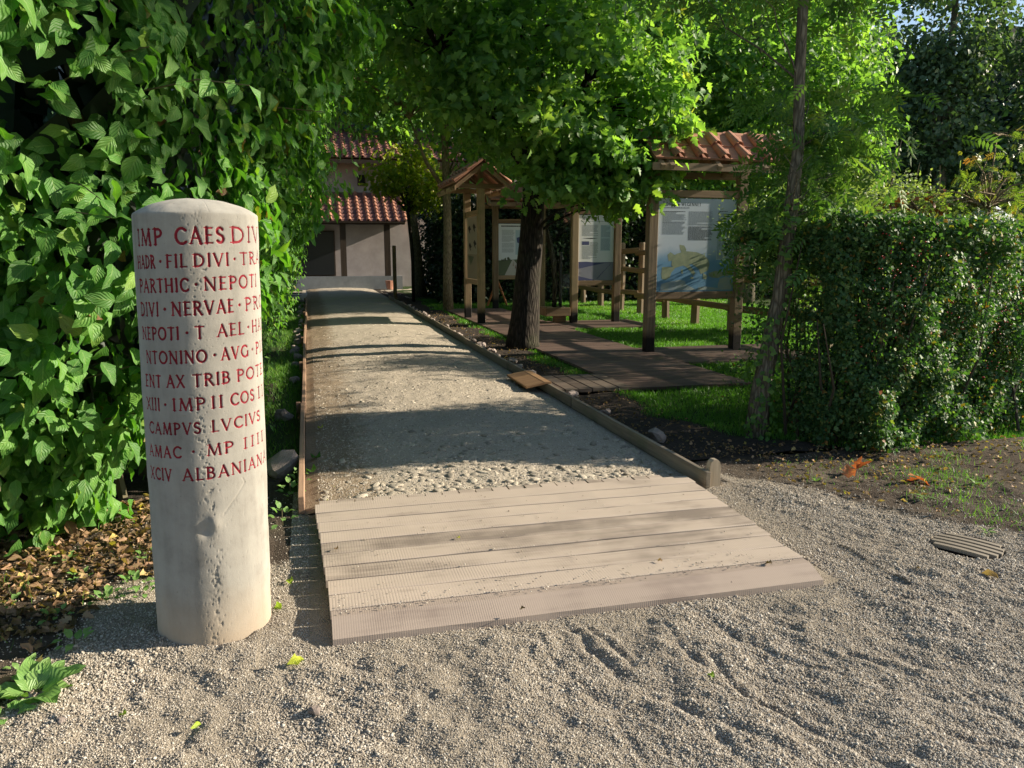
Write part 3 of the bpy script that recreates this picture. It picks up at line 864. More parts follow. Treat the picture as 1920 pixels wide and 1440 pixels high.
P2 = P2[(soil_mask(P2) > 0.5) & (RNG.random(n) < np.clip((P2[:, 1] - 3.4), 0.08, 1))]
litter('hedge_litter', P2, gravel_z, 'small brown leaf litter along the foot of the clipped hedge', 0.012, 0.045)
n = 1500; P2 = np.column_stack([RNG.uniform(2.48, 3.2, n), 5 + RNG.random(n) ** 1.5 * 14]); P2 = P2[~in_deck(P2)]
litter('strip_litter', P2, lawn_z, 'dark leaf scraps on the soil strip right of the path', 0.012, 0.04, tint=RNG.random(len(P2)) * 0.7)

# ------------------------------------------------------------------ milestone
# Roman capitals as strokes in a unit cap height: (width, [(points, half width)], [serif centres])
def arc(cx, cy, rx, ry, a0, a1, n=10):
    return [(cx + rx * math.cos(R(a0 + (a1 - a0) * i / n)), cy + ry * math.sin(R(a0 + (a1 - a0) * i / n))) for i in range(n + 1)]
K, k_ = 0.085, 0.055
GL = {
 'I': (0.26, [([(.13, 0), (.13, 1)], K)], [(.13, 0), (.13, 1)]),
 'M': (0.95, [([(.12, 0), (.20, 1)], k_), ([(.20, 1), (.48, .05)], K), ([(.48, .05), (.76, 1)], k_), ([(.76, 1), (.84, 0)], K)], [(.12, 0), (.84, 0), (.17, 1), (.79, 1)]),
 'P': (0.62, [([(.13, 0), (.13, 1)], K), ([(.13, .97)] + arc(.30, .73, .25, .24, 90, -90, 8) + [(.13, .49)], K * .9)], [(.13, 0), (.08, 1)]),
 'C': (0.80, [(arc(.48, .5, .38, .48, 48, 312, 16), K)], []),
 'A': (0.78, [([(.08, 0), (.39, 1)], k_), ([(.39, 1), (.70, 0)], K), ([(.20, .34), (.58, .34)], k_)], [(.08, 0), (.70, 0)]),
 'E': (0.56, [([(.13, 0), (.13, 1)], K), ([(.13, .97), (.48, .97)], k_), ([(.13, .52), (.42, .52)], k_), ([(.13, .03), (.50, .03)], k_)], [(.08, 0), (.08, 1)]),
 'S': (0.58, [(arc(.29, .745, .20, .215, 30, 260, 9) + arc(.29, .265, .22, .235, 80, -150, 9), K)], []),
 'D': (0.80, [([(.13, 0), (.13, 1)], K), ([(.13, .97)] + arc(.28, .5, .42, .47, 90, -90, 12) + [(.13, .03)], K * .9)], [(.08, 0), (.08, 1)]),
 'V': (0.78, [([(.08, 1), (.39, 0)], K), ([(.39, 0), (.70, 1)], k_)], [(.08, 1), (.70, 1)]),
 'R': (0.70, [([(.13, 0), (.13, 1)], K), ([(.13, .97)] + arc(.30, .75, .23, .22, 90, -90, 8) + [(.13, .53)], K * .9), ([(.30, .53), (.64, 0)], K)], [(.13, 0), (.08, 1), (.66, 0)]),
 'F': (0.54, [([(.13, 0), (.13, 1)], K), ([(.13, .97), (.48, .97)], k_), ([(.13, .50), (.42, .50)], k_)], [(.13, 0), (.08, 1)]),
 'L': (0.54, [([(.13, 0), (.13, 1)], K), ([(.13, .03), (.50, .03)], k_)], [(.08, 0), (.13, 1)]),
 'T': (0.66, [([(.33, 0), (.33, 1)], K), ([(.04, .97), (.62, .97)], k_)], [(.33, 0)]),
 'H': (0.84, [([(.13, 0), (.13, 1)], K), ([(.70, 0), (.70, 1)], K), ([(.13, .52), (.70, .52)], k_)], [(.13, 0), (.13, 1), (.70, 0), (.70, 1)]),
 'N': (0.84, [([(.13, 0), (.13, 1)], k_), ([(.13, 1), (.71, 0)], K), ([(.71, 0), (.71, 1)], k_)], [(.13, 0), (.10, 1), (.71, 1)]),
 'O': (0.90, [(arc(.45, .5, .38, .48, 0, 360, 20), K)], []),
 'X': (0.74, [([(.08, 1), (.66, 0)], K), ([(.08, 0), (.66, 1)], k_)], [(.08, 0), (.08, 1), (.66, 0), (.66, 1)]),
 'B': (0.66, [([(.13, 0), (.13, 1)], K), ([(.13, .97)] + arc(.28, .75, .22, .22, 90, -90, 8) + [(.13, .53)], K * .9), ([(.13, .53)] + arc(.30, .28, .26, .25, 90, -90, 8) + [(.13, .03)], K * .9)], [(.08, 0), (.08, 1)]),
 'G': (0.84, [(arc(.48, .5, .38, .48, 48, 330, 16), K), ([(.80, .08), (.80, .46)], K)], [(.80, .46)]),
 'W': (1.12, [([(.06, 1), (.31, 0)], K), ([(.31, 0), (.55, 1)], k_), ([(.55, 1), (.80, 0)], K), ([(.80, 0), (1.05, 1)], k_)], [(.06, 1), (.55, 1), (1.05, 1)]),
 '.': (0.36, [([(.18, .5), (.181, .5)], 0.12)], []),
 ' ': (0.45, [], []),
}
ML_C = np.array([-0.43, 3.18]); ML_R = 0.221
fwd0 = norm(np.array([[0.43, -3.18]]))[0]; rgt0 = np.array([-fwd0[1], fwd0[0]])       # outward to camera, and screen right
CF, CP, CY = 1450.0, R(9.8), R(14.6)
def pix_ray(u, v):
    c = ((u - 960) / CF, -(v - 720) / CF, 1.0)
    r = np.array([math.cos(CY), -math.sin(CY), 0]); f = np.array([math.sin(CY) * math.cos(CP), math.cos(CY) * math.cos(CP), -math.sin(CP)])
    return c[0] * r + c[1] * np.cross(r, f) + c[2] * f
def on_stone(u, v):
    """surveyed position on the stone's round surface: arc angle and height"""
    d = pix_ray(u, v); o = -(ML_C + 0.018 * (1.5 - 1.1 * (v - 440) / 600.0) * rgt0)
    a = d[0] ** 2 + d[1] ** 2; b = 2 * (o[0] * d[0] + o[1] * d[1]); c = o @ o - ML_R ** 2
    disc = b * b - 4 * a * c
    t = (-b - math.sqrt(disc)) / (2 * a) if disc > 0 else -b / (2 * a)
    p = np.array([d[0] * t, d[1] * t]) + o
    return math.atan2(p @ rgt0, p @ fwd0), CAM_H + d[2] * t
LINES = [  # (row centre, cap height m, [(text, from, to)]) surveyed off the stone
 (441.5, 0.056, [('IMP', 257, 302.5), ('CAES', 325.5, 420), ('DIVI', 432, 486)]),
 (488, 0.044, [('HADR', 257, 289), ('.', 299.5, 0), ('FIL', 310, 349.5), ('DIVI', 361, 429), ('.', 440, 0), ('TRAI', 449, 489.5)]),
 (533, 0.046, [('PARTHIC', 261, 353), ('.', 367, 0), ('NEPOTI', 381, 481)]),
 (577.5, 0.047, [('DIVI', 263, 296), ('.', 307.5, 0), ('NERVAE', 320, 438.5), ('.', 449.5, 0), ('PRO', 459.5, 490.5)]),
 (623, 0.044, [('NEPOTI', 266, 334.5), ('.', 349.5, 0), ('T', 364, 383), ('AEL', 406, 458), ('.', 466, 0), ('HAD', 472, 493)]),
 (668, 0.044, [('NTONINO', 273, 387.5), ('.', 402, 0), ('AVG', 414, 465.5), ('.', 474, 0), ('PIO', 480, 496)]),
 (713, 0.044, [('ENT', 273, 301), ('AX', 311, 345), ('TRIB', 360, 432), ('POTES', 445, 497)]),
 (757, 0.044, [('XIII', 275, 298.5), ('.', 308.5, 0), ('IMP', 322, 385), ('II', 395, 419), ('COS', 432, 478), ('III', 484, 498)]),
 (802, 0.042, [('CAMPVS', 279, 376), ('LVCIVS', 396, 489)]),
 (846, 0.042, [('AMAC', 280, 339.5), ('.', 362, 0), ('MP', 386.5, 439), ('IIII', 457, 495)]),
 (889, 0.044, [('XCIV', 283, 321), ('ALBANIANA', 341, 500)]),
]
strokes = []        # (ax, az, bx, bz, halfwidth) in arc metres
def glyph_strokes(ch, x0, z0, w, h):
    gw, st, se = GL[ch]; out = []
    sx = w / gw
    for pts, hw in st:
        for a, b in zip(pts[:-1], pts[1:]): out.append((x0 + a[0] * sx, z0 + a[1] * h, x0 + b[0] * sx, z0 + b[1] * h, hw * h))
    for (a, b) in se:
        out.append((x0 + (a - .11) * sx, z0 + (b * .96 + .02) * h, x0 + (a + .11) * sx, z0 + (b * .96 + .02) * h, 0.032 * h))
    return out
for vc, h, segs in LINES:
    _, zc_ = on_stone(372, vc)
    for txt, u0, u1 in segs:
        if txt == '.':
            th, _ = on_stone(u0, vc); s = th * ML_R
            z = zc_ + 0.03 * s
            strokes += glyph_strokes('.', s - .18 * h, z - h / 2, .36 * h, h); continue
        t0, _ = on_stone(u0, vc); t1, _ = on_stone(u1, vc)
        s0, s1 = t0 * ML_R, t1 * ML_R
        gap = 0.16; tot = sum(GL[c][0] for c in txt) + gap * (len(txt) - 1)
        x = s0
        for c in txt:
            w = GL[c][0] / tot * (s1 - s0)
            strokes += glyph_strokes(c, x, zc_ + 0.03 * x - h / 2, w, h)
            x += w + gap / tot * (s1 - s0)
th_d = np.arange(-1.62, 1.62, 0.0026 / ML_R); th_c = np.linspace(1.62, 2 * math.pi - 1.62, 40)[1:-1]
ths = np.concatenate([th_d, th_c])
zs = np.concatenate([np.arange(-0.03, 0.62, 0.005), np.arange(0.62, 1.56, 0.0026), np.linspace(1.56, 1.635, 24)])
TH, ZZ = np.meshgrid(ths, zs)
S = np.where(TH > math.pi, TH - 2 * math.pi, TH) * ML_R
DEP = np.zeros_like(S); PAINT = np.zeros_like(S)
nd = len(th_d)
for (ax, az, bx, bz, hw) in strokes:
    m = hw * 2.2 + 0.002
    i0, i1 = np.searchsorted(th_d * ML_R, [min(ax, bx) - m, max(ax, bx) + m]); j0, j1 = np.searchsorted(zs, [min(az, bz) - m, max(az, bz) + m])
    if i1 <= i0 or j1 <= j0: continue
    s = S[j0:j1, i0:i1]; z = ZZ[j0:j1, i0:i1]
    dx, dz = bx - ax, bz - az; L2 = dx * dx + dz * dz + 1e-12
    t = np.clip(((s - ax) * dx + (z - az) * dz) / L2, 0, 1)
    d = np.hypot(s - ax - t * dx, z - az - t * dz)
    e = np.clip((hw + 0.0008 - d) / 0.0022, 0, 1)
    DEP[j0:j1, i0:i1] = np.maximum(DEP[j0:j1, i0:i1], e * min(0.0058, hw * 1.4))
    PAINT[j0:j1, i0:i1] = np.maximum(PAINT[j0:j1, i0:i1], np.clip((hw + 0.0012 - d) / 0.002, 0, 1))
P3 = np.stack([S.ravel(), ZZ.ravel()], -1)
pn = fbm(P3, 95.0, 3).reshape(S.shape); pn2 = fbm(P3 + 5, 160.0, 2).reshape(S.shape); pb = fbm(P3 + 9, 9.0, 3).reshape(S.shape)
strip = np.exp(-((S + 0.004 - 0.008 * np.sin(ZZ * 5)) / 0.022) ** 2)
strip = strip * np.clip(0.35 + 1.3 * (vnoise(np.stack([S.ravel() * 0.3, ZZ.ravel()], -1), 7.0).reshape(S.shape) - 0.35), 0.1, 1)
clus = sum(np.exp(-(((S - a) / b) ** 2 + ((ZZ - c) / d) ** 2)) for a, b, c, d in ((0.01, .02, .20, .06), (0.015, .018, .30, .05), (0.03, .012, .36, .03), (0.01, .02, 1.40, .05), (0.0, .02, 1.33, .03), (-.012, .018, .57, .02), (.02, .02, .08, .03)))
pit = np.clip((pn + 0.27 * strip + 0.14 * np.clip(clus, 0, 1) - 0.82) * 8, 0, 1) * 0.0042
pit += np.clip((pn2 - 0.79 + 0.08 * strip) * 8, 0, 1) * 0.0022
d, _ = seg_dist(P3, (0.045, 0.52), (0.135, 0.625)); pit += np.exp(-(d.reshape(S.shape) / 0.0022) ** 2) * 0.0035
d, _ = seg_dist(P3, (0.135, 0.625), (0.125, 0.645)); pit += np.exp(-(d.reshape(S.shape) / 0.0022) ** 2) * 0.003
knob = 0.011 * np.exp(-(((S - 0.012) / 0.022) ** 2 + ((ZZ - 0.495) / 0.03) ** 2)) - 0.012 * np.exp(-(((S + 0.022) / 0.020) ** 2 + ((ZZ - 0.465) / 0.028) ** 2))
top = np.clip((ZZ - 1.622) / 0.013, 0, 1)
RR = ML_R + 0.003 * (1.6 - ZZ) * -0.5 + (pb - 0.5) * 0.004 + knob - DEP - pit - 0.006 * (1 - np.sqrt(np.clip(1 - top ** 2, 0, 1)))
cosT, sinT = np.cos(TH), np.sin(TH)
lean = 0.010
X = ML_C[0] + RR * (cosT * fwd0[0] + sinT * rgt0[0]) + lean * ZZ * rgt0[0] * 1.8
Y = ML_C[1] + RR * (cosT * fwd0[1] + sinT * rgt0[1]) + lean * ZZ * rgt0[1] * 1.8
V = [np.stack([X.ravel(), Y.ravel(), ZZ.ravel()], -1)]; PA = [PAINT.ravel()]
nc = len(ths); rows = len(zs)
i = (np.arange(nc)[None] + (np.arange(rows - 1) * nc)[:, None]).ravel(); j = ((np.arange(nc)[None] + 1) % nc + (np.arange(rows - 1) * nc)[:, None]).ravel()
Q = [np.stack([i, j, j + nc, i + nc], -1)]
base = (rows - 1) * nc; cur = rows * nc
for q in range(1, 13):                       # shallow dome
    f = 1 - q / 13.0
    z = 1.635 + 0.054 * (1 - f ** 2.7)
    rr = RR[-1] * f
    x = ML_C[0] + rr * (np.cos(ths) * fwd0[0] + np.sin(ths) * rgt0[0]) + lean * z * rgt0[0] * 1.8
    y = ML_C[1] + rr * (np.cos(ths) * fwd0[1] + np.sin(ths) * rgt0[1]) + lean * z * rgt0[1] * 1.8
    V.append(np.stack([x, y, np.full(nc, z) + (fbm(np.stack([x, y], -1), 14.0) - .5) * 0.008], -1)); PA.append(np.zeros(nc))
    a = np.arange(nc); b = (a + 1) % nc
    Q.append(np.stack([base + a, base + b, cur + b, cur + a], -1)); base = cur; cur += nc
V.append(np.array([[ML_C[0] + lean * 1.7 * rgt0[0] * 1.8, ML_C[1], 1.689]])); PA.append(np.zeros(1))
a = np.arange(nc); b = (a + 1) % nc
T = np.stack([base + a, base + b, np.full(nc, cur)], -1)
me = np_mesh('milestone', np.concatenate(V), T, np.concatenate(Q), {'paint': np.concatenate(PA)}, True)
link_mesh('milestone', me, M_mile, None, label='tall round pale stone pillar carved with red Latin capitals at the path entrance', cat='milestone')

# ------------------------------------------------------------------ plank ramp at the path entrance
ramp = empty('plank_ramp', (1.14, 3.6, 0), label='broad low entrance ramp of pale ribbed wooden planks on the gravel', cat='ramp')
yb = 4.40; RX0, RX1 = -0.02, 2.31
def plank_mesh(L, W, H, mat, cham=0.004, seg=10, warp=0.002):
    mb = MB(); n = seg
    prof = [(-W / 2, -H / 2), (W / 2, -H / 2), (W / 2, H / 2 - cham), (W / 2 - cham, H / 2), (-W / 2 + cham, H / 2), (-W / 2, H / 2 - cham)]
    vs = []; 
    for i in range(n + 1):
        x = -L / 2 + L * i / n; dz = random.uniform(-warp, warp); dy = random.uniform(-warp, warp) * 0.8
        vs += [(x, p[0] + dy, p[1] + dz) for p in prof]
    m = len(prof); fs = []
    for i in range(n):
        for k in range(m): fs.append((i * m + k, i * m + (k + 1) % m, (i + 1) * m + (k + 1) % m, (i + 1) * m + k))
    fs.append(tuple(range(m))[::-1]); fs.append(tuple(n * m + k for k in range(m)))
    mb.add(vs, fs); return mb.mesh('plank', mat)
np_ = 9; pw = (yb - 3.03) / np_
for i in range(np_):
    yc = yb - pw * (i + .5); xl = RX0 + random.uniform(-.003, .003) + 0.006 * i; xr = RX1 + random.uniform(-.012, .012) - 0.011 * i
    link_mesh('plank', plank_mesh(xr - xl, pw - 0.012, 0.04, M_ramp), None, ramp, loc=((xl + xr) / 2 - 1.14, yc - 3.6, 0.045 + random.uniform(-.002, .002) - 0.001 * i))
for x in (-0.6, 0, 0.6): box_part('joist', (x, 0.09, 0.008), (0.07, 1.36, 0.03), M_ramp, ramp)
box_part('joist', (-1.05, 0.09, 0.012), (0.05, 1.36, 0.034), M_ramp, ramp)
# bevelled front plank
mb = MB(); L = 2.19; n = 10; vs = []; fs = []
for i in range(n + 1):
    x = -L / 2 + L * i / n; d = random.uniform(-.002, .002)
    vs += [(x, 0.075, 0.057), (x, 0.022 + d, 0.057), (x, -0.085 + d, 0.016), (x, -0.087, -0.02), (x, 0.075, -0.02)]
for i in range(n):
    for k in range(5): fs.append((i * 5 + k, i * 5 + (k + 1) % 5, i * 5 + 5 + (k + 1) % 5, i * 5 + 5 + k))
fs.append((0, 1, 2, 3, 4)); fs.append(tuple(n * 5 + k for k in (4, 3, 2, 1, 0)))
mb.add(vs, fs); mb.build('front_plank', M_rampf, ramp, loc=(0.03 + L / 2 - 1.14, 2.95 - 3.6, 0))
for i in range(21):                               # short battens at the back edge
    x = RX0 + 0.02 + i * 0.103
    link_mesh('batten', plank_mesh(0.094, 0.072, 0.034, M_ramp, 0.003, 1), None, ramp, loc=(x + 0.05 - 1.14, yb + 0.040 - 3.6 + random.uniform(-.002, .002), 0.042 + random.uniform(-.002, .001)))

n = 520; gx = RNG.uniform(0.05, 2.15, n); gy = np.where(RNG.random(n) < .55, 2.98 + RNG.exponential(.06, n), RNG.uniform(3.05, 4.38, n)); gy = np.minimum(gy, 4.38)
pebble_cloud('ramp_grit', np.column_stack([gx, gy, np.full(n, .0665)]), RNG.uniform(.0016, .0042, n), M_pebble, 'stray grit trodden onto the ramp planks')
# ------------------------------------------------------------------ kerbs
kl = empty('left_kerb', (-0.10, 14, 0), label='weathered reddish plank kerb along the left side of the path', cat='kerb')
kr = empty('right_kerb', (2.42, 14, 0), label='weathered grey plank kerb along the right side of the path', cat='kerb')
def kerb(root, x0, mat, y0, y1, skip=None):
    y = y0
    while y < y1:
        L = min(random.uniform(2.4, 3.0), y1 - y)
        m = MB(); h = 0.105
        m.box((0, 0, 0), (0.036, L - 0.006, h), None, 0, 0.004)
        if not (skip and skip[0] < y + L / 2 < skip[1]):
            m.build('board', mat, root, loc=(x0 - root.location.x + random.uniform(-.006, .006), y + L / 2 - 14, 0.052 + random.uniform(-.004, .004)), rot=(0, 0, random.uniform(-.003, .003)))
        if y > y0 + .1: box_part('stake', (x0 - root.location.x + (0.045 if x0 > 1 else -0.045), y - 14, 0.03), (0.04, 0.05, 0.16), mat, root)
        y += L
kerb(kl, -0.10, M_kerbl, 4.43, 24.6)
kerb(kr, 2.42, M_kerb, 4.30, 24.6)
mb = MB(); m2 = []
for (yy_, zt) in ((0, 0), ):
    pass
prof = [(-0.045, -0.08), (-0.045, 0.14), (-0.034, 0.178), (-0.014, 0.195), (0.016, 0.195), (0.036, 0.178), (0.045, 0.14), (0.045, -0.08)]
vs = [(x, -0.03, z) for x, z in prof] + [(x, 0.03, z) for x, z in prof]; n = len(prof)
mb.add(vs, [tuple(range(n))[::-1], tuple(range(n, 2 * n))] + [(k, (k + 1) % n, (k + 1) % n + n, k + n) for k in range(n)])
mb.build('end_post', wood_mat('pale_stake', (0.50, 0.41, 0.29), (0.30, 0.23, 0.15), 'Z'), kr, loc=(2.485 - 2.42, 4.36 - 14, 0), label='pale round-topped stake at the near end of the kerb').scale = (.85, .85, .88)

# ------------------------------------------------------------------ boardwalk
deck = empty('boardwalk', (4.05, 13, 0), label='dark wooden boardwalk leading past the information boards', cat='boardwalk')
PM = {}
def deck_plank(L, W, mat, key):
    if key not in PM: PM[key] = [plank_mesh(L, W, 0.032, mat, 0.003, 4, 0.0015) for _ in range(3)]
    return random.choice(PM[key])
def run_planks(x0, x1, y0, y1, w=0.142):
    n = int(round((y1 - y0) / w)); w = (y1 - y0) / n
    for i in range(n):
        link_mesh('plank', deck_plank(x1 - x0, w - 0.006, M_deckx, ('x', round(x1 - x0, 2))), None, deck, loc=((x0 + x1) / 2 - 4.05 + random.uniform(-.006, .006), y0 + w * (i + .5) - 13, 0.012 + random.uniform(-.0015, .0015)))
run_planks(3.32, 4.80, 7.66, 19.6)
run_planks(4.806, 6.98, 9.32, 10.92)
run_planks(4.806, 6.66, 14.12, 15.64)
gang = empty('gangway', (2.8, 8.1, 0), label='short plank gangway from the path kerb across the soil to the boardwalk', cat='gangway')
for i in range(6):
    w = 0.152
    m = PM.setdefault('gang', [plank_mesh(0.94, w - 0.014, 0.035, M_decky, 0.003, 4) for _ in range(3)])
    o = link_mesh('plank', random.choice(m), None, gang, loc=(2.475 + w * (i + .0) - 2.8 + 0.03, 0.03, 0.028), rot=(0, 0, R(90)))
box_part('sloped_plank', (2.265 - 2.8, 0.02, 0.096), (0.21, 0.82, 0.026), M_ramplet, gang, 0.004, (0, R(-10), 0), label='fresh orange plank sloping from the kerb down to the path')
box_part('kerb_cap', (2.40 - 2.8, 0.02, 0.118), (0.08, 0.82, 0.022), M_ramplet, gang, 0.003)

# ------------------------------------------------------------------ roof tiles
def tile_mesh(w, l, pan_mat=None):
    """flat pan with raised rims and a tapered half-round cover along one side; origin at the upper middle, down slope is -Y"""
    mb = MB()
    mb.box((0, -l / 2, 0), (w - 0.012, l, 0.016), Matrix.Rotation(R(2.0), 3, 'X'))
    mb.box((0, -l + 0.008, 0.004), (w - 0.012, 0.016, 0.022))
    n = 7; vs = []; fs = []
    for (y, r, z) in ((0.0, 0.060, 0.008), (-l - 0.012, 0.080, 0.022)):
        for k in range(n + 1):
            a = math.pi * k / n; vs.append((w / 2 + r * math.cos(a), y, z + r * math.sin(a) * 1.0))
        for k in range(n + 1):
            a = math.pi * k / n; vs.append((w / 2 + (r - 0.014) * math.cos(a), y, z + (r - 0.014) * math.sin(a)))
    m = 2 * (n + 1)
    for k in range(n):
        fs.append((k, k + 1, m + k + 1, m + k))
        fs.append((n + 1 + k + 1, n + 1 + k, m + n + 1 + k, m + n + 1 + k + 1))
        fs.append((m + k, m + k + 1, m + n + 2 + k, m + n + 1 + k)); fs.append((k + 1, k, n + 1 + k, n + 2 + k))
    mb.add(vs, fs, 1)
    return mb.mesh('roof_tile', [pan_mat or M_tile, M_tile])
TILE_K = tile_mesh(0.345, 0.36)
TILE_H = tile_mesh(0.36, 0.36, tile_mat('dark_pan_tile', (0.10, 0.055, 0.05), (0.19, 0.09, 0.075), (0.07, 0.06, 0.05)))
def tile_slope(parent, mesh, w, x0, ncol, ridge, slope_deg, nrow, expo, flip=False, axis='X', loc0=(0, 0, 0)):
    """rows of tiles from the ridge down. axis X: ridge runs along X; flip: slope faces +Y instead of -Y"""
    for r in range(nrow):
        for c in range(ncol):
            d = r * expo; x = x0 + (c + .5) * w
            cs, sn = math.cos(R(slope_deg)), math.sin(R(slope_deg))
            z = ridge[1] - d * sn + 0.012
            if axis == 'X':
                y = ridge[0] + (1 if flip else -1) * d * cs
                rot = Matrix.Rotation(math.pi if flip else 0, 4, 'Z') @ Matrix.Rotation(R(slope_deg - 2.5), 4, 'X')
                p = (x, y, z)
            else:
                y = ridge[0] + (1 if flip else -1) * d * cs
                rot = Matrix.Rotation(R(90), 4, 'Z') @ Matrix.Rotation(math.pi if flip else 0, 4, 'Z') @ Matrix.Rotation(R(slope_deg - 2.5), 4, 'X')
                p = (-y, x, z)
            o = link_mesh('roof_tile', mesh, None, parent, loc=(p[0] + loc0[0], p[1] + loc0[1], p[2] + loc0[2]))
            o.rotation_euler = (rot @ Matrix.Rotation(random.uniform(-.012, .012), 4, 'Z')).to_euler()

# ------------------------------------------------------------------ information boards
M_panelbk = flat_mat('panel_back', (0.10, 0.11, 0.12), 0.5)
M_black = flat_mat('print_black', (0.012, 0.013, 0.016), 0.6)
M_grey = flat_mat('print_grey', (0.17, 0.19, 0.21), 0.6)
M_mid = flat_mat('print_midgrey', (0.17, 0.20, 0.23), 0.6)
M_bluebox = flat_mat('print_pale_blue', (0.34, 0.43, 0.48), 0.6)
M_navy = flat_mat('print_navy', (0.05, 0.06, 0.14), 0.6)
M_tree_pr = flat_mat('print_olive', (0.10, 0.12, 0.07), 0.6)
M_road_pr = flat_mat('print_road', (0.42, 0.39, 0.36), 0.6)
def panel_mat(name, top, sky, zsplit, low=None):
    m, N, bs, out = new_mat(name)
    tc = N.n('ShaderNodeTexCoord'); sp = N.n('ShaderNodeSeparateXYZ'); N.l(tc.outputs['Object'], sp.inputs[0])
    z = N.math('ADD', sp.outputs[2], N.math('MULTIPLY', N.noise(4.0, tc.outputs['Object'], 3), 0.18))
    c = N.ramp(N.math('ADD', z, 0.7), [(zsplit, sky), (zsplit + 0.22, top)])
    N.l(c, bs.inputs['Base Color']); bs.inputs['Roughness'].default_value = 0.35
    bs.inputs['Specular IOR Level'].default_value = 0.4
    return m
M_panel1 = panel_mat('panel_print_map', (0.42, 0.48, 0.54), (0.12, 0.25, 0.38), 0.55)
M_panel2 = panel_mat('panel_print_pale', (0.56, 0.58, 0.60), (0.50, 0.54, 0.58), 0.2)
M_panel3 = panel_mat('panel_print_tan', (0.30, 0.27, 0.20), (0.24, 0.20, 0.14), 0.3)
M_land = stone_ground('map_land', [(0.3, (0.17, 0.21, 0.14)), (0.55, (0.27, 0.31, 0.20)), (0.75, (0.36, 0.34, 0.22))], 9.0, 0.0001, 0.5)
M_sand_pr = stone_ground('map_desert', [(0.3, (0.22, 0.29, 0.33)), (0.7, (0.34, 0.36, 0.27))], 7.0, 0.0001, 0.5)

def flat_text(parent, txt, x, z, h, y, mat, track=0.12, xs=1.0, small=0.8):
    """first letter of each word large, the rest small capitals; every letter a part"""
    for ch in txt:
        if ch == ' ': x += 0.42 * h * xs; continue
        c = ch.upper(); hh = h if ch.isupper() else h * small; w = GL[c][0] * hh * xs; mb = MB()
        for (ax, az, bx, bz, hw) in glyph_strokes(c, x, z, w, hh):
            d = np.array([bx - ax, bz - az]); L = np.hypot(*d)
            if L < 1e-6: continue
            d /= L; p = np.array([-d[1], d[0]]) * hw * 0.85
            ax_, az_ = ax - d[0] * hw * .3, az - d[1] * hw * .3; bx_, bz_ = bx + d[0] * hw * .3, bz + d[1] * hw * .3
            mb.add([(ax_ + p[0], y, az_ + p[1]), (ax_ - p[0], y, az_ - p[1]), (bx_ - p[0], y, bz_ - p[1]), (bx_ + p[0], y, bz_ + p[1])], [(0, 1, 2, 3)])
        mb.build('letter', mat, parent)
        x += w + track * h * xs
    return x
def text_block(mb, x0, x1, z1, z0, y, pitch, th, mi, ragged=0.12, first_bold=False, head_mi=None):
    z = z1; k = 0
    while z > z0:
        xe = x1 - random.random() * ragged * (x1 - x0)
        if random.random() < 0.08: xe = x0 + (x1 - x0) * random.uniform(.3, .7)
        x = x0
        while x < xe:
            w = min(random.uniform(0.008, 0.032), xe - x)
            mb.add([(x, y, z), (x + w, y, z), (x + w, y, z - th), (x, y, z - th)], [(0, 3, 2, 1)], head_mi if (k == 0 and head_mi is not None) else mi)
            x += w + 0.0045
        z -= pitch; k += 1
def poly(mb, pts, y, mi): mb.add([(p[0], y, p[1]) for p in pts], [tuple(range(len(pts)))], mi)
def tri_fan_ok(pts): return pts

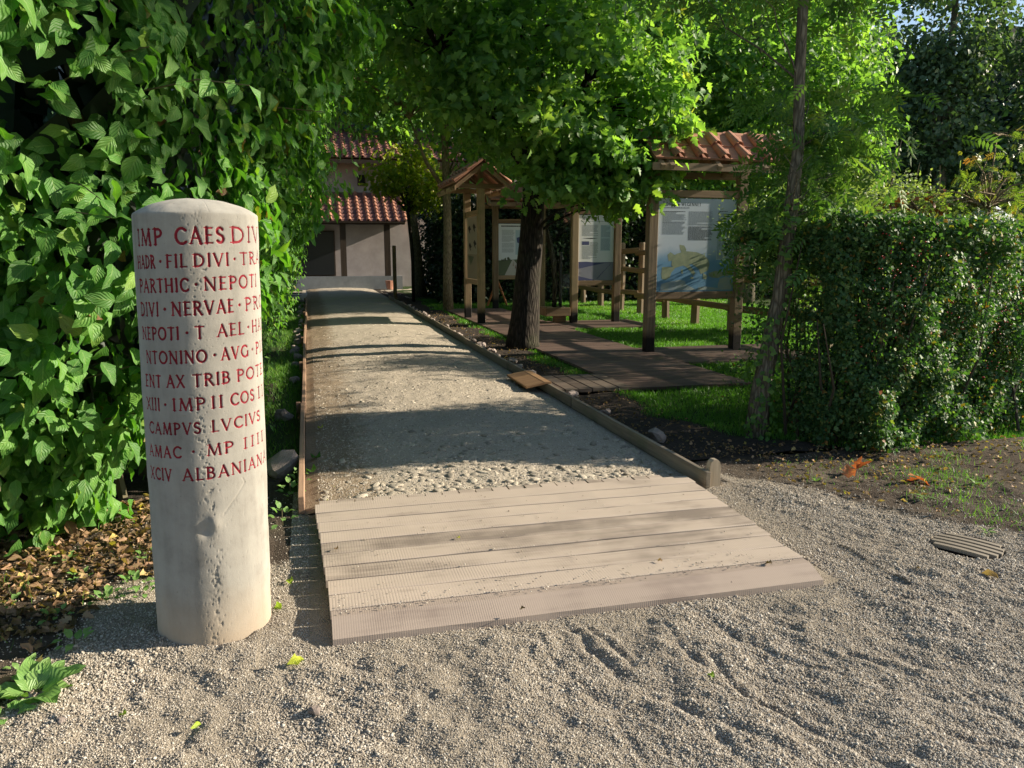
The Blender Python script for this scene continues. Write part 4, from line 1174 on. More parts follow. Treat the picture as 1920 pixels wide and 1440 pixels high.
def board(name, loc, rz, width, ph, panel_fn, zb, label, post=0.14, hfull=2.62, roof_over=(0.45, 0.42), burn_mat=M_oakpost):
    """two posts, two rails, a printed panel and a small tiled roof with its ridge along local X"""
    root = empty(name, loc, rz, label=label, cat='information board')
    for s in (-1, 1):
        box_part('post', (s * width / 2, 0, hfull / 2), (post, post, hfull), burn_mat, root, 0.008)
    # objects coordinates of posts are centred: shift the charred foot with the mesh
    for ch in root.children:
        if ch.name.startswith('post'):
            ch.data.transform(Matrix.Translation((0, 0, hfull / 2))); ch.location.z = 0
    inner = width - post
    box_part('rail', (0, 0, zb - 0.055), (inner, 0.085, 0.10), M_oakrail, root, 0.005)
    box_part('rail', (0, 0, zb + ph + 0.065), (inner, 0.085, 0.10), M_oakrail, root, 0.005)
    pn_ = empty_part = panel_fn(root, inner, ph, zb)
    # roof
    xl, xr = -width / 2 - roof_over[0], width / 2 + roof_over[1]
    sl = 38.0; zr = hfull + 0.44; half = 0.62
    for s in (-1, 1):
        box_part('cross_beam', (s * width / 2, 0, hfull + 0.045), (0.10, 1.05, 0.09), M_oakraily, root, 0.006)
        box_part('king_post', (s * width / 2, 0, hfull + 0.24), (0.10, 0.10, 0.30), M_oakwood, root, 0.006)
    for s in (-1, 1):
        ys = s * 0.29
        for x in (xl + 0.06, -width / 2, 0.0, width / 2, xr - 0.06):
            box_part('rafter', (x, ys, hfull + 0.215), (0.07, 0.80, 0.07), M_oakraily, root, 0.004, (R(-s * sl), 0, 0))
        box_part('eave_board', (0, s * 0.575, hfull - 0.02), (xr - xl, 0.025, 0.10), M_oakrail, root, 0.003)
    box_part('ridge_beam', ((xl + xr) / 2, 0, hfull + 0.40), (xr - xl, 0.07, 0.10), M_oakrail, root, 0.004)
    w = 0.345; nc_ = int((xr - xl) / w + 0.35); x0 = (xl + xr) / 2 - nc_ * w / 2
    tile_slope(root, TILE_K, w, x0, nc_, (-0.02, zr + 0.055), sl, 2, 0.335)
    tile_slope(root, TILE_K, w, x0, nc_, (0.02, zr + 0.055), sl, 2, 0.335, True)
    m = MB(); n = 8
    for k in range(nc_ * 1):
        xa = x0 + k * w; vs = []; fs = []
        for (x, r) in ((xa, 0.075), (xa + w - 0.004, 0.063)):
            for q in range(n + 1):
                a = math.pi * q / n; vs.append((x, r * math.cos(a), zr + 0.045 + r * math.sin(a) * .8))
        for q in range(n): fs.append((q, q + 1, n + 2 + q, n + 1 + q))
        m2_ = MB(); m2_.add(vs, fs); m2_.build('ridge_tile', M_tile, root)
    return root

def panel_map(root, w, ph, zb):
    ww = w - 0.03
    p = box_part('panel', (0, -0.01, zb + ph / 2), (ww, 0.02, ph), M_panel1, root, 0.002)
    y = -0.0215 + 0.0
    z0 = -ph / 2; x0 = -ww / 2
    def U(a, b): return (x0 + a * ww, z0 + (1 - b) * ph)          # panel fractions from top left
    mb = MB()
    y1, y2, y3 = -0.0105, -0.0115, -0.0125
    # land masses of the printed map
    lands = [
     [(.13, .60), (.17, .57), (.22, .60), (.23, .64), (.20, .66), (.15, .67)],
     [(.28, .49), (.34, .50), (.37, .54), (.36, .575), (.31, .58), (.29, .54)],
     [(.07, .73), (.20, .73), (.23, .75), (.19, .79), (.17, .845), (.12, .87), (.07, .86), (.06, .80)],
     [(.17, .62), (.26, .585), (.36, .56), (.50, .57), (.60, .60), (.66, .65), (.68, .71), (.66, .77), (.62, .79), (.57, .81), (.54, .76), (.50, .73), (.45, .70), (.41, .705), (.47, .76), (.50, .80), (.47, .83), (.44, .79), (.39, .74), (.34, .715), (.28, .73), (.22, .745), (.185, .71), (.19, .66)],
     [(.31, .76), (.335, .755), (.34, .785), (.335, .805), (.315, .80)],
     [(.43, .845), (.47, .84), (.48, .86), (.44, .865)],
     [(.60, .80), (.66, .83), (.64, .87), (.60, .86)],
     [(.67, .80), (.76, .775), (.88, .79), (.97, .77), (.985, .80), (.93, .835), (.86, .83), (.80, .855), (.72, .85), (.67, .83)],
    ]
    for q_, l in enumerate(lands): poly(mb, [U(*q) for q in l][::-1], y1 - .00012 * q_, 0)
    for q_, l in enumerate(([(.06, .915), (.16, .89), (.30, .87), (.37, .885), (.38, .92), (.46, .955), (.52, .985), (.05, .985)], [(.55, .955), (.62, .945), (.80, .965), (.80, .985), (.52, .985)], [(.82, .86), (.90, .84), (.97, .86), (.985, .985), (.80, .985), (.80, .92)])):
        poly(mb, [U(*q) for q in l][::-1], y1 - .0011 - .00012 * q_, 1)
    mb.build('map_print', [M_land, M_sand_pr], p)
    flat_text(p, 'Romeins wegennet', U(.055, .075)[0], U(0, .078)[1], 0.055, y1, M_black, 0.13, 1.0)
    mb = MB()
    poly(mb, [U(.76, .14), U(.955, .14), U(.955, .655), U(.76, .655)][::-1], y1, 1)
    text_block(mb, U(.06, 0)[0], U(.62, 0)[0], U(0, .093)[1], U(0, .105)[1], y2, 0.03, 0.014, 0, 0.05)
    text_block(mb, U(.055, 0)[0], U(.365, 0)[0], U(0, .135)[1], U(0, .245)[1], y2, 0.0145, 0.0075, 0, 0.15, head_mi=2)
    text_block(mb, U(.055, 0)[0], U(.365, 0)[0], U(0, .255)[1], U(0, .375)[1], y2, 0.0145, 0.0075, 0, 0.2, head_mi=2)
    text_block(mb, U(.385, 0)[0], U(.70, 0)[0], U(0, .135)[1], U(0, .285)[1], y2, 0.0145, 0.0075, 0, 0.1, head_mi=0)
    text_block(mb, U(.385, 0)[0], U(.70, 0)[0], U(0, .295)[1], U(0, .44)[1], y2, 0.0145, 0.0078, 2, 0.12)
    text_block(mb, U(.78, 0)[0], U(.94, 0)[0], U(0, .128)[1], U(0, .137)[1], y2, 0.02, 0.009, 2, 0.5)
    text_block(mb, U(.77, 0)[0], U(.945, 0)[0], U(0, .155)[1], U(0, .38)[1], y2, 0.0145, 0.006, 0, 0.15)
    text_block(mb, U(.77, 0)[0], U(.90, 0)[0], U(0, .395)[1], U(0, .405)[1], y2, 0.02, 0.011, 2, 0.3)
    text_block(mb, U(.77, 0)[0], U(.945, 0)[0], U(0, .42)[1], U(0, .645)[1], y2, 0.0145, 0.006, 0, 0.15)
    mb.build('printed_text', [M_mid, M_bluebox, M_black], p)
    return p
def panel_milepost(root, w, ph, zb):
    ww = w - 0.02
    p = box_part('panel', (0, -0.01, zb + ph / 2), (ww, 0.02, ph), M_panel2, root, 0.002)
    z0 = -ph / 2; x0 = -ww / 2
    def U(a, b): return (x0 + a * ww, z0 + (1 - b) * ph)
    y1, y2, y3 = -0.0105, -0.0115, -0.0125
    flat_text(p, 'Wegpaal', U(.10, 0)[0], U(0, .075)[1], 0.062, y1, M_black, 0.10, 0.95)
    mb = MB()
    text_block(mb, U(.10, 0)[0], U(.90, 0)[0], U(0, .09)[1], U(0, .10)[1], y1, 0.03, 0.010, 0, 0.05)
    poly(mb, [U(.62, .15), U(.90, .15), U(.90, .545), U(.62, .545)][::-1], y1, 1)
    for a, b in ((.15, .31), (.41, .47), (.47, .57), (.58, .66)):
        text_block(mb, U(.10 if a != .41 else .32, 0)[0], U(.56, 0)[0], U(0, a)[1], U(0, b)[1], y2, 0.021, 0.009, 0, 0.12)
    text_block(mb, U(.64, 0)[0], U(.89, 0)[0], U(0, .16)[1], U(0, .33)[1], y2, 0.021, 0.009, 0, 0.15)
    text_block(mb, U(.64, 0)[0], U(.89, 0)[0], U(0, .36)[1], U(0, .53)[1], y2, 0.021, 0.009, 0, 0.15)
    poly(mb, [U(.12, .352), U(.35, .345), U(.57, .352), U(.35, .362)][::-1], y2, 2)
    poly(mb, [U(.10, .40), U(.30, .40), U(.30, .455), U(.10, .455)][::-1], y2, 3)
    mb.build('printed_text', [M_grey, M_bluebox, M_black, M_navy], p)
    mb = MB()
    poly(mb, [U(0, .76), U(.2, .735), U(.5, .72), U(.75, .722), U(1, .722), U(1, 1), U(0, 1)][::-1], y1, 0)
    poly(mb, [U(0, .715), U(.22, .71), U(.48, .722), U(1, .718), U(1, .724), U(.75, .732), U(0, .82)][::-1], y2, 1)
    poly(mb, [U(0, .93), U(.25, .965), U(.45, .99), U(.45, 1), U(0, 1)][::-1], y2, 1)
    for i in range(26):
        t = i / 26.0; a = .92 - .42 * t + random.uniform(-.01, .01); b = .735 + .24 * t
        poly(mb, [U(a, b), U(a + .02 + .03 * t, b + .004), U(a + .01 + .02 * t, b + .012)][::-1], y3, 1)
    for i in range(50):
        a = random.uniform(.02, .95); b = random.uniform(.78, .98); poly(mb, [U(a, b), U(a + .05, b - .004), U(a + .03, b + .005)][::-1], y2, 2)
    mb.build('road_picture', [flat_mat('print_stone', (0.19, 0.20, 0.25), 0.6), M_navy, M_mid], p)
    return p
def panel_road(root, w, ph, zb):
    ww = w - 0.02
    p = box_part('panel', (0, -0.01, zb + ph / 2), (ww, 0.02, ph), M_panel2, root, 0.002)
    z0 = -ph / 2; x0 = -ww / 2
    def U(a, b): return (x0 + a * ww, z0 + (1 - b) * ph)
    y1, y2, y3 = -0.0105, -0.0115, -0.0125
    mb = MB()
    text_block(mb, U(.10, 0)[0], U(.92, 0)[0], U(0, .035)[1], U(0, .055)[1], y1, 0.05, 0.030, 1, 0.02)
    poly(mb, [U(.62, .12), U(.92, .12), U(.92, .60), U(.62, .60)][::-1], y1, 2)
    for a, b in ((.12, .22), (.24, .34), (.37, .46), (.48, .56)): text_block(mb, U(.12, 0)[0], U(.58, 0)[0], U(0, a)[1], U(0, b)[1], y2, 0.021, 0.009, 0, 0.12)
    poly(mb, [U(.66, .27), U(.80, .25), U(.84, .33), U(.78, .39), U(.68, .36)][::-1], y2, 3)
    mb.build('printed_text', [M_grey, M_black, M_bluebox, M_navy], p)
    mb = MB()
    poly(mb, [U(0, .71), U(1, .68), U(1, 1), U(0, 1)][::-1], y1, 0)
    poly(mb, [U(.50, .70), U(.56, .70), U(.98, 1), U(.22, 1)][::-1], y2, 1)
    for i in range(34):
        a = random.choice([random.uniform(.0, .40), random.uniform(.62, 1)]); b = random.uniform(.655, .78); s = random.uniform(.02, .05)
        poly(mb, [U(a, b + s), U(a + s * 1.2, b + s * .6), U(a + s * .8, b - s * .5), U(a - s * .4, b)], y2, 0)
    for a, b, s in ((.52, .79, .03), (.60, .83, .04), (.68, .86, .05), (.55, .755, .018)):
        poly(mb, [U(a, b + s), U(a + s, b + s), U(a + s * .7, b - s * .6), U(a + s * .2, b - s * .7)], y3, 2)
    mb.build('road_picture', [M_tree_pr, M_road_pr, flat_mat('print_red', (0.20, 0.09, 0.07), .6)], p)
    return p
def panel_birds(root, w, ph, zb):
    ww = w - 0.04
    p = box_part('panel', (0, -0.01, zb + ph / 2), (ww, 0.02, ph), M_panel3, root, 0.002)
    z0 = -ph / 2; x0 = -ww / 2
    def U(a, b): return (x0 + a * ww, z0 + (1 - b) * ph)
    y1, y2 = -0.0105, -0.0115
    mb = MB()
    poly(mb, [U(0, .60), U(1, .60), U(1, 1), U(0, 1)][::-1], y1, 0)
    poly(mb, [U(.1, .62), U(.6, .64), U(.3, .78)][::-1], y2, 1)
    for a, b in ((.2, .2), (.6, .18), (.65, .44), (.25, .48)):
        poly(mb, [U(a - .1, b - .03), U(a, b - .07), U(a + .16, b), U(a + .05, b + .02), U(a + .1, b + .08), U(a - .03, b + .03)][::-1], y2, 2)
    mb.build('picture_print', [flat_mat('print_brown', (0.26, 0.22, 0.16), .6), M_tree_pr, M_black], p)
    return p

board('information_board', (5.53, 10.5, 0.02), 0.0, 1.42, 1.34, panel_map, 0.88, 'largest roofed oak board with blue map panel titled Romeins wegennet', hfull=2.62, roof_over=(0.20, 0.36))
board('information_board', (5.74, 15.2, 0.02), 0.0, 0.93, 1.32, panel_milepost, 0.87, 'roofed oak board titled Wegpaal standing beside the glass display case', hfull=2.62, roof_over=(0.34, 0.34))
board('information_board', (5.08, 19.5, 0.02), 0.0, 0.88, 1.30, panel_road, 0.85, 'farthest roofed oak board with a picture of a white road', hfull=2.62, roof_over=(0.34, 0.34))
board('information_board', (3.40, 16.25, 0.02), R(-90), 1.40, 1.30, panel_birds, 0.88, 'narrow side-on roofed oak board with its gable end towards the path entrance', hfull=2.70, roof_over=(0.32, 0.32))

# glass display case ------------------------------------------------
M_glass, N_, b_, o_ = new_mat('case_glass')
b_.inputs['Base Color'].default_value = (0.90, 0.97, 0.94, 1); b_.inputs['Transmission Weight'].default_value = 1.0
b_.inputs['Roughness'].default_value = 0.02; b_.inputs['IOR'].default_value = 1.1
M_iron = flat_mat('dark_iron', (0.02, 0.02, 0.022), 0.5)
case = empty('display_case', (4.90, 15.2, 0.02), 0, label='tall glass display case with an oak base and top beside the Wegpaal board', cat='display case')
cw, cd = 0.52, 0.50
box_part('base', (0, 0.1, 0.24), (cw, cd, 0.17), M_oakrail, case, 0.006)
box_part('top_frame', (0, 0.1, 2.37), (cw, cd, 0.10), M_oakrail, case, 0.006)
box_part('back_post', (-0.20, 0.31, 1.32), (0.09, 0.07, 2.0), M_oakwood, case)
for (x, y, sx, sy) in ((0, -0.14, cw - 0.02, 0.008), (-cw / 2 + 0.012, 0.1, 0.008, cd - 0.03), (cw / 2 - 0.012, 0.1, 0.008, cd - 0.03)):
    box_part('glass_pane', (x, y, 1.32), (sx, sy, 1.98), M_glass, case, 0)
box_part('support_foot', (0.10, 0.1, 0.07), (0.24, 0.16, 0.15), M_oakrail, case)
mb = MB(); mb.tube([(0, 0, 0.33), (0.01, 0, 0.8), (-0.02, 0, 1.2), (-0.10, 0.01, 1.62), (-0.17, 0.02, 1.95)], [0.045, 0.055, 0.06, 0.055, 0.03], 7, True, 0.22)
mb.build('old_stake', M_bark, None, loc=(4.88, 15.28, 0.02), label='old gnarled wooden stake standing inside the glass case', cat='exhibit')
mb = MB(); mb.tube([(0, 0, 0.33), (0, 0, 1.45)], 0.035, 6); mb.tube([(-0.16, 0, 1.28), (0.0, 0, 1.28)], 0.014, 6)
mb.build('exhibit_rod', M_iron, None, loc=(5.02, 15.3, 0.02), label='dark iron rod with a clamp holding the stake in the glass case', cat='stand')

# ------------------------------------------------------------------ split rail fence
fence = empty('rail_fence', (7.65, 14, 0), label='split timber post and rail fence behind the information boards', cat='fence')
fy = [7.2, 8.7, 10.2, 11.6, 13.0, 14.45, 15.8, 17.2, 18.4, 19.8, 21.2]
for i, y in enumerate(fy):
    mb = MB(); r = random.uniform(.075, .09); mb.tube([(0, 0, -0.05), (random.uniform(-.02, .02), random.uniform(-.02, .02), .8), (0, 0, 1.66), (0, 0, 1.69)], [r, r * .95, r * .88, r * .7], 7, True, 0.06)
    mb.build('post', M_fencep, fence, loc=(0, y - 14, 0), rot=(random.uniform(-.015, .015), random.uniform(-.015, .015), 0))
for a, b in zip(fy[:-1], fy[1:]):
    for z in (0.47, 1.03, 1.48):
        mb = MB(); mb.box((0, 0, 0), (0.06, b - a + 0.16, random.uniform(.11, .14)), None, 0, 0.02)
        mb.build('rail', M_fence, fence, loc=(-0.10 + random.uniform(-.01, .01), (a + b) / 2 - 14, z + random.uniform(-.03, .03)), rot=(random.uniform(-.03, .03), random.uniform(-.04, .04), random.uniform(-.01, .01)))

# ------------------------------------------------------------------ house at the end of the path
M_plaster = stone_ground('plaster', [(0.3, (0.30, 0.265, 0.26)), (0.7, (0.42, 0.375, 0.37))], 2.0, 0.004, 0.9)
M_plinth = stone_ground('plinth', [(0.3, (0.15, 0.165, 0.18)), (0.7, (0.24, 0.26, 0.28))], 3.0, 0.004, 0.9)
M_darkwood = wood_mat('dark_timber', (0.07, 0.05, 0.035), (0.03, 0.022, 0.016), 'Z')
M_shade = flat_mat('window_dark', (0.015, 0.017, 0.02), 0.2)
house = empty('house', (1.5, 33, 0), label='pale plastered house with red tiled roofs at the far end of the path', cat='house')
def hbox(name, x0, x1, y0, y1, z0, z1, mat, parent=house, **kw):
    return box_part(name, ((x0 + x1) / 2 - 1.5, (y0 + y1) / 2 - 33, (z0 + z1) / 2), (x1 - x0, y1 - y0, z1 - z0), mat, parent, 0, **kw)
hbox('wall', -5, 9, 33.2, 40, -0.1, 5.05, M_plaster)
w2 = hbox('plinth_wall', -4, 3.6, 31.05, 31.4, -0.05, 0.5, M_plinth)
hbox('veranda_floor', -4, 3.6, 31.41, 33.19, -0.05, 0.44, M_plinth)
for x in (-1.6, 1.35, 3.05):
    hbox('column', x - 0.11, x + 0.11, 31.12, 31.34, 0.505, 2.50, M_darkwood)
hbox('beam', -4, 3.75, 31.10, 31.36, 2.505, 2.68, M_darkwood)
def win(x0, x1, z0, z1):
    f = hbox('window', x0, x1, 33.12, 33.195, z0, z1, M_darkwood)
    m = MB(); m.box((0, 0, 0), (x1 - x0 - 0.1, 0.02, z1 - z0 - 0.1)); m.build('pane', M_shade, f, loc=(0, -0.05, 0))
win(-1.0, 1.1, 0.46, 2.3); win(2.1, 2.42, 4.12, 4.55); win(3.6, 3.95, 4.12, 4.55); win(5.2, 5.55, 4.12, 4.55)
tile_slope(house, TILE_H, 0.36, -1.62 - 1.5, 15, (33.15 - 33, 3.82), 30, 8, 0.30)
hbox('lower_roof_deck', -1.7, 3.75, 30.95, 33.15, 2.55, 2.60, M_darkwood)
m = MB(); m.add([(-3.2, -2.0, 2.56), (2.27, -2.0, 2.56), (2.27, 0.18, 3.79), (-3.2, 0.18, 3.79), (-3.2, .18, 2.56), (2.27, .18, 2.56)], [(0, 1, 2, 3), (0, 3, 4), (1, 5, 2), (2, 5, 4, 3)]); m.build('lower_roof', M_tile, house)
m = MB(); m.add([(-7, -0.55, 4.98), (8, -0.55, 4.98), (8, 3.6, 7.0), (-7, 3.6, 7.0), (-7, 7.5, 4.98), (8, 7.5, 4.98)], [(0, 1, 2, 3), (3, 2, 5, 4), (0, 3, 4), (1, 5, 2)]); m.build('upper_roof', M_tile, house)
m = MB(); m.box((0.5, -0.58, 4.99), (15, 0.06, 0.16)); m.build('fascia', M_darkwood, house)
tile_slope(house, TILE_H, 0.36, -1.0, 20, (3.50, 7.06), 26, 14, 0.31)

# ------------------------------------------------------------------ drain, rocks, small things
M_cast = flat_mat('cast_iron', (0.23, 0.20, 0.16), 0.7, 0.4)
M_hole = flat_mat('drain_void', (0.01, 0.01, 0.01), 0.9)
drain = empty('drain_grate', (3.23, 3.08, 0), R(-62), label='small curved iron drain grate sunk in the gravel at the right', cat='drain grate')
m = MB(); m.tube([(0, 0, -0.047), (0, 0, -0.045)], [0.16, 0.16], 20); m.build('drain_hole', M_hole, drain)
for i in range(5):
    y = -0.10 + i * 0.05; hl = math.sqrt(0.16 ** 2 - y * y); mb = MB(); vs = []; fs = []
    for k in range(9):
        x = -hl + 2 * hl * k / 8; z = 0.010 - 0.010 * (x / 0.16) ** 2; yy_ = y + 0.012 * (x / .16) ** 2
        vs += [(x, yy_ - .013, z), (x, yy_ + .013, z), (x, yy_ + .013, z - .02), (x, yy_ - .013, z - .02)]
    for k in range(8):
        for q in range(4): fs.append((k * 4 + q, k * 4 + (q + 1) % 4, k * 4 + 4 + (q + 1) % 4, k * 4 + 4 + q))
    fs += [(0, 1, 2, 3), (35, 34, 33, 32)]; mb.add(vs, fs); mb.build('grate_bar', M_cast, drain)

ROCK = [blob_mesh('rock', 2, 1.5, 0.75, 70 + s) for s in range(5)]
for m in ROCK:
    m.materials.append(M_rock); m.polygons.foreach_set('use_smooth', [False] * len(m.polygons))
def rock(x, y, s, label, group=None, z=0.0, i=None):
    return link_mesh('rock', ROCK[(i if i is not None else random.randrange(5)) % 5], None, None, loc=(x, y, z + s * 0.45), rot=(random.uniform(-.4, .4), random.uniform(-.4, .4), random.uniform(0, 6.28)), scale=(s * random.uniform(.9, 1.3), s, s), label=label, cat='rock', group=group)
GR = 'rocks lining the right kerb'
rock(2.66, 5.55, 0.075, 'largest pale rock beside the near half of the right kerb', GR)
rock(2.60, 7.5, 0.06, 'squarish reddish rock at the near corner of the plank gangway', GR)
rock(2.55, 8.95, 0.06, 'pinkish rock just beyond the plank gangway', GR)
rock(2.62, 6.6, 0.05, 'low grey rock half way between the largest rock and the gangway', GR)
y = 9.6
while y < 23:
    rock(2.53 + random.uniform(-.03, .1), y, random.uniform(.035, .06), 'small pale rock in the far row along the right kerb', 'small rocks in the far row along the right kerb')
    y += random.uniform(.28, .65)
GLK = 'rocks along the left kerb'
rock(-0.28, 7.15, 0.07, 'flat-topped reddish rock on the grass strip nearest the milestone', GLK)
rock(-0.22, 9.2, 0.055, 'middle pinkish rock on the grass strip along the left kerb', GLK)
rock(-0.24, 5.35, 0.10, 'dark grey rock in the shade beside the near end of the left kerb', GLK)
y = 10.5
while y < 24:
    rock(-0.22 + random.uniform(-.04, .03), y, random.uniform(.04, .065), 'small pinkish rock in the far row along the left kerb', 'small rocks in the far row along the left kerb'); y += random.uniform(.4, .9)
rock(-0.04, 2.42, 0.018, 'small grey stone lying on the gravel below the ramp corner')
rock(-0.83, 2.56, 0.014, 'small pale stone on the gravel at the lower left', i=1)

def leafobj(name, x, y, s, mat, tint, rz, label, cat='fallen leaf', z=0.012, tilt=0.25, t=0):
    v, tr, u = LIT[t] if t < 3 else DOG[0]
    M = np.array((Matrix.Rotation(rz, 3, 'Z') @ Matrix.Rotation(random.uniform(-tilt, tilt), 3, 'X') @ Matrix.Rotation(random.uniform(-tilt, tilt), 3, 'Y')))
    V_ = (v * s) @ M.T; a = np.column_stack([u, np.full(len(u), tint)])
    return link_mesh(name, np_mesh(name, V_, tr, None, {'lc': a}, True), mat, None, loc=(x, y, z), label=label, cat=cat)
FL = [(570, 1242, .07, M_lime, .7, 2.2, 'largest yellow-green fallen leaf on the gravel in front of the ramp corner', 0), (527, 1151, .06, M_lime, .2, 0.1, 'green fallen leaf lying right against the foot of the milestone', 1),
      (237, 1348, .04, M_lime, .1, .8, 'leftmost small lime leaf on the gravel', 0), (378, 1363, .035, M_lime, .4, 2.0, 'small lime leaf standing on the gravel below the milestone', 1),
      (1338, 1279, .04, M_lime, .0, .1, 'single lime leaf in the rutted gravel right of centre', 0), (546, 1096, .06, M_lime, .3, .3, 'lime leaf on the gravel between milestone and ramp side', 0),
      (1872, 1084, .07, M_litter, .5, .2, 'curled pale brown leaf on the gravel below the drain grate', 1), (1725, 1073, .03, M_litter, .1, .2, 'small dark brown leaf on the gravel left of the curled leaf', 0)]
def gpt(u, v, z=0.0):
    d = pix_ray(u, v); t = (z - CAM_H) / d[2]; return d[0] * t, d[1] * t
for (u, v, s, mt, ti, rz, lb, tt) in FL:
    x, y = gpt(u, v); leafobj('fallen_leaf', x, y, s, mt, ti, rz, lb, t=tt, z=float(gravel_z(np.array([[x, y]]))[0]) + .012)
for (u, v, s, mt, ti, rz, lb, zz) in ((612, 946, .07, M_lime, .95, .2, 'yellow leaf on the path just behind the ramp battens', .04), (862, 1009, .03, M_lime, .9, .4, 'tiny yellow bud-like leaf on the ramp planks', .07),
      (1447, 1057, .05, M_litter, .0, .1, 'dark curled twig-like leaf near the right end of the ramp', .07), (985, 1140, .03, M_litter, .0, 1.0, 'small dark leaf scrap on the front plank of the ramp', .062), (602, 803, .08, M_lime, .8, .1, 'pale yellow leaf on the sunlit stripe of the path', .04),
      (590, 858, .12, M_dog, .3, -.2, 'upper green leaf on the shaded left edge of the path', .04), (588, 885, .12, M_dog, .4, .3, 'lower green leaf on the shaded left edge of the path', .04),
      (1242, 1052, .03, M_litter, .6, .7, 'small brown leaf scrap in the middle of the right ramp planks', .07), (632, 1030, .035, M_litter, .3, .2, 'small brown leaf scrap near the left end of the ramp', .072)):
    x, y = gpt(u, v, zz); leafobj('fallen_leaf', x, y, s, mt, ti, rz, lb, z=zz)
for (u, v, n_, lb) in ((1720, 905, 3, 'brightest cluster of upright orange leaves on the right verge'), (1605, 888, 3, 'low orange leaves at the foot of the hedge'), (1590, 905, 1, 'single tan and orange leaf just left of the orange leaf pair')):
    x, y = gpt(u, v); root = empty('orange_leaves', (x, y, 0), label=lb, cat='fallen leaves') if n_ > 1 else None
    for q in range(n_):
        o = leafobj('leaf', 0 if root else x, 0 if root else y, .11, M_orange, random.random(), random.uniform(-1, 1) + q * 2, None, None, .03, 1.1, t=2)
        if root: o.parent = root
        else: o.name = 'fallen_leaf'; tag(o, lb, 'fallen leaf')

def rosette(name, x, y, n_, s, mat, label, cat='plant', lift=0.5, stem=False, temps=None, spread=0.03, h=0.0, parent_name='leaf'):
    root = empty(name, (x, y, 0), label=label, cat=cat)
    temps = temps or DOG
    for q in range(n_):
        a = q * 2.4 + random.uniform(-.3, .3); v, tr, u = temps[q % len(temps)]
        r = Matrix.Rotation(a, 3, 'Z') @ Matrix.Rotation(random.uniform(.1, lift), 3, 'X')
        ss = s * random.uniform(.7, 1.15); V_ = (v * ss) @ np.array(r).T
        b = r @ Vector((0, 1, 0)); 
        hz = h * (q / n_) + 0.01
        at = np.column_stack([u, np.full(len(u), random.random() * .8)])
        link_mesh(parent_name, np_mesh(parent_name, V_, tr, None, {'lc': at}, True), mat, root, loc=(b.x * spread, b.y * spread, hz))
    if h > 0:
        m = MB(); m.tube([(0, 0, 0), (0, 0, h)], .003, 5); m.build('stem', M_twig, root)
    return root
M_weed = leaf_mat('weed_leaf', [(0.0, (0.13, 0.27, 0.07)), (1.0, (0.24, 0.38, 0.12))], 0.3)
x, y = gpt(62, 1305); rosette('broadleaf_weed', x, y, 13, .14, M_weed, 'bright broad-leaved weed at the lower left edge of the gravel', spread=.03, lift=.9)
x, y = gpt(15, 1345); rosette('broadleaf_weed', x, y, 6, .06, M_weed, 'small low weed in the bottom left corner below the bright one')
for (u, v, s, lb) in ((545, 935, .06, 'ground ivy sprig at the near end of the left kerb'), (530, 985, .06, 'ground ivy sprig low beside the ramp back corner'), (250, 1100, .05, 'small round-leaved weed just left of the milestone'), (200, 1130, .05, 'round-leaved weed in the sunlit litter, farther from the milestone'), (560, 910, .045, 'small sprig climbing the left kerb board')):
    x, y = gpt(u, v); rosette('ground_ivy', x, y, 10, s, M_weed, lb, lift=1.1, h=.10 if u > 500 else .03, spread=.05)
for (x, y) in [(-1.25, 4.0), (-1.05, 3.75), (-0.85, 3.95), (-1.1, 3.35), (-1.3, 3.5), (-.95, 3.1), (-1.2, 3.05), (-1.0, 2.9), (-.8, 3.5), (-1.4, 3.2), (-.78, 4.15), (-1.15, 2.75)]:
    o = rosette('litter_weed', x + random.uniform(-.06, .06), y, 7, random.uniform(.035, .055), M_weed, 'small round-leaved weed scattered through the leaf litter under the bush', lift=.9, h=.03, spread=.04); o['group'] = 'small weeds in the leaf litter'
for (u, v, s, lb) in ((1735, 935, .07, 'leafy green weed below the bright orange leaves'), (1530, 905, .05, 'tiny pale weed left of the orange leaves'), (1830, 910, .06, 'bright weed on the mossy right verge'), (1850, 1000, .05, 'grassy weed just behind the drain grate')):
    x, y = gpt(u, v); rosette('verge_weed', x, y, 8, s, M_weed, lb, lift=1.0, temps=[strip_leaf((0, .3, .7, 1), (0, .14, .1, 0), 3, .3)], spread=.01)

# tan board corner at the left edge of the view
st = empty('lectern_board', (-0.90, 1.72, 0), R(20), label='corner of a pale wooden lectern board at the left edge', cat='lectern')
box_part('board', (-0.02, 0, 1.10), (0.56, 0.40, 0.022), wood_mat('pale_board', (0.50, 0.36, 0.26), (0.38, 0.26, 0.18), 'X'), st, 0.003, (R(14), 0, 0))
box_part('post', (0, 0, 0.52), (0.08, 0.08, 1.06), M_oakwood, st)

# little orange trestle and the lone post far down the path
tr_ = empty('trestle', (4.95, 20.6, 0), label='small orange wooden trestle on the lawn beside the farthest board', cat='trestle')
M_or = flat_mat('orange_wood', (0.45, 0.16, 0.06), .6)
for s in (-1, 1):
    m = MB(); m.tube([(s * .28, 0, 0), (0, 0, .72)], .028, 6); m.build('leg', M_or, tr_)
mb = MB(); mb.box((0, 0, 0.8), (0.11, 0.11, 1.7), None, 0, .008); mb.build('lone_post', M_oakwood, None, loc=(2.62, 24.7, 0), label='slim square wooden post at the far end of the right kerb', cat='post')
mb = MB(); mb.box((0, 0, 0), (.5, .34, .5), None, 0, .05); 
# planter pot with a plant on the low wall
m = MB(); m.tube([(0, 0, 0), (0, 0, .34)], [.13, .18], 10); pot = m.build('plant_pot', M_tile, None, loc=(3.05, 30.6, 0.0), label='clay pot standing before the low house wall', cat='pot')
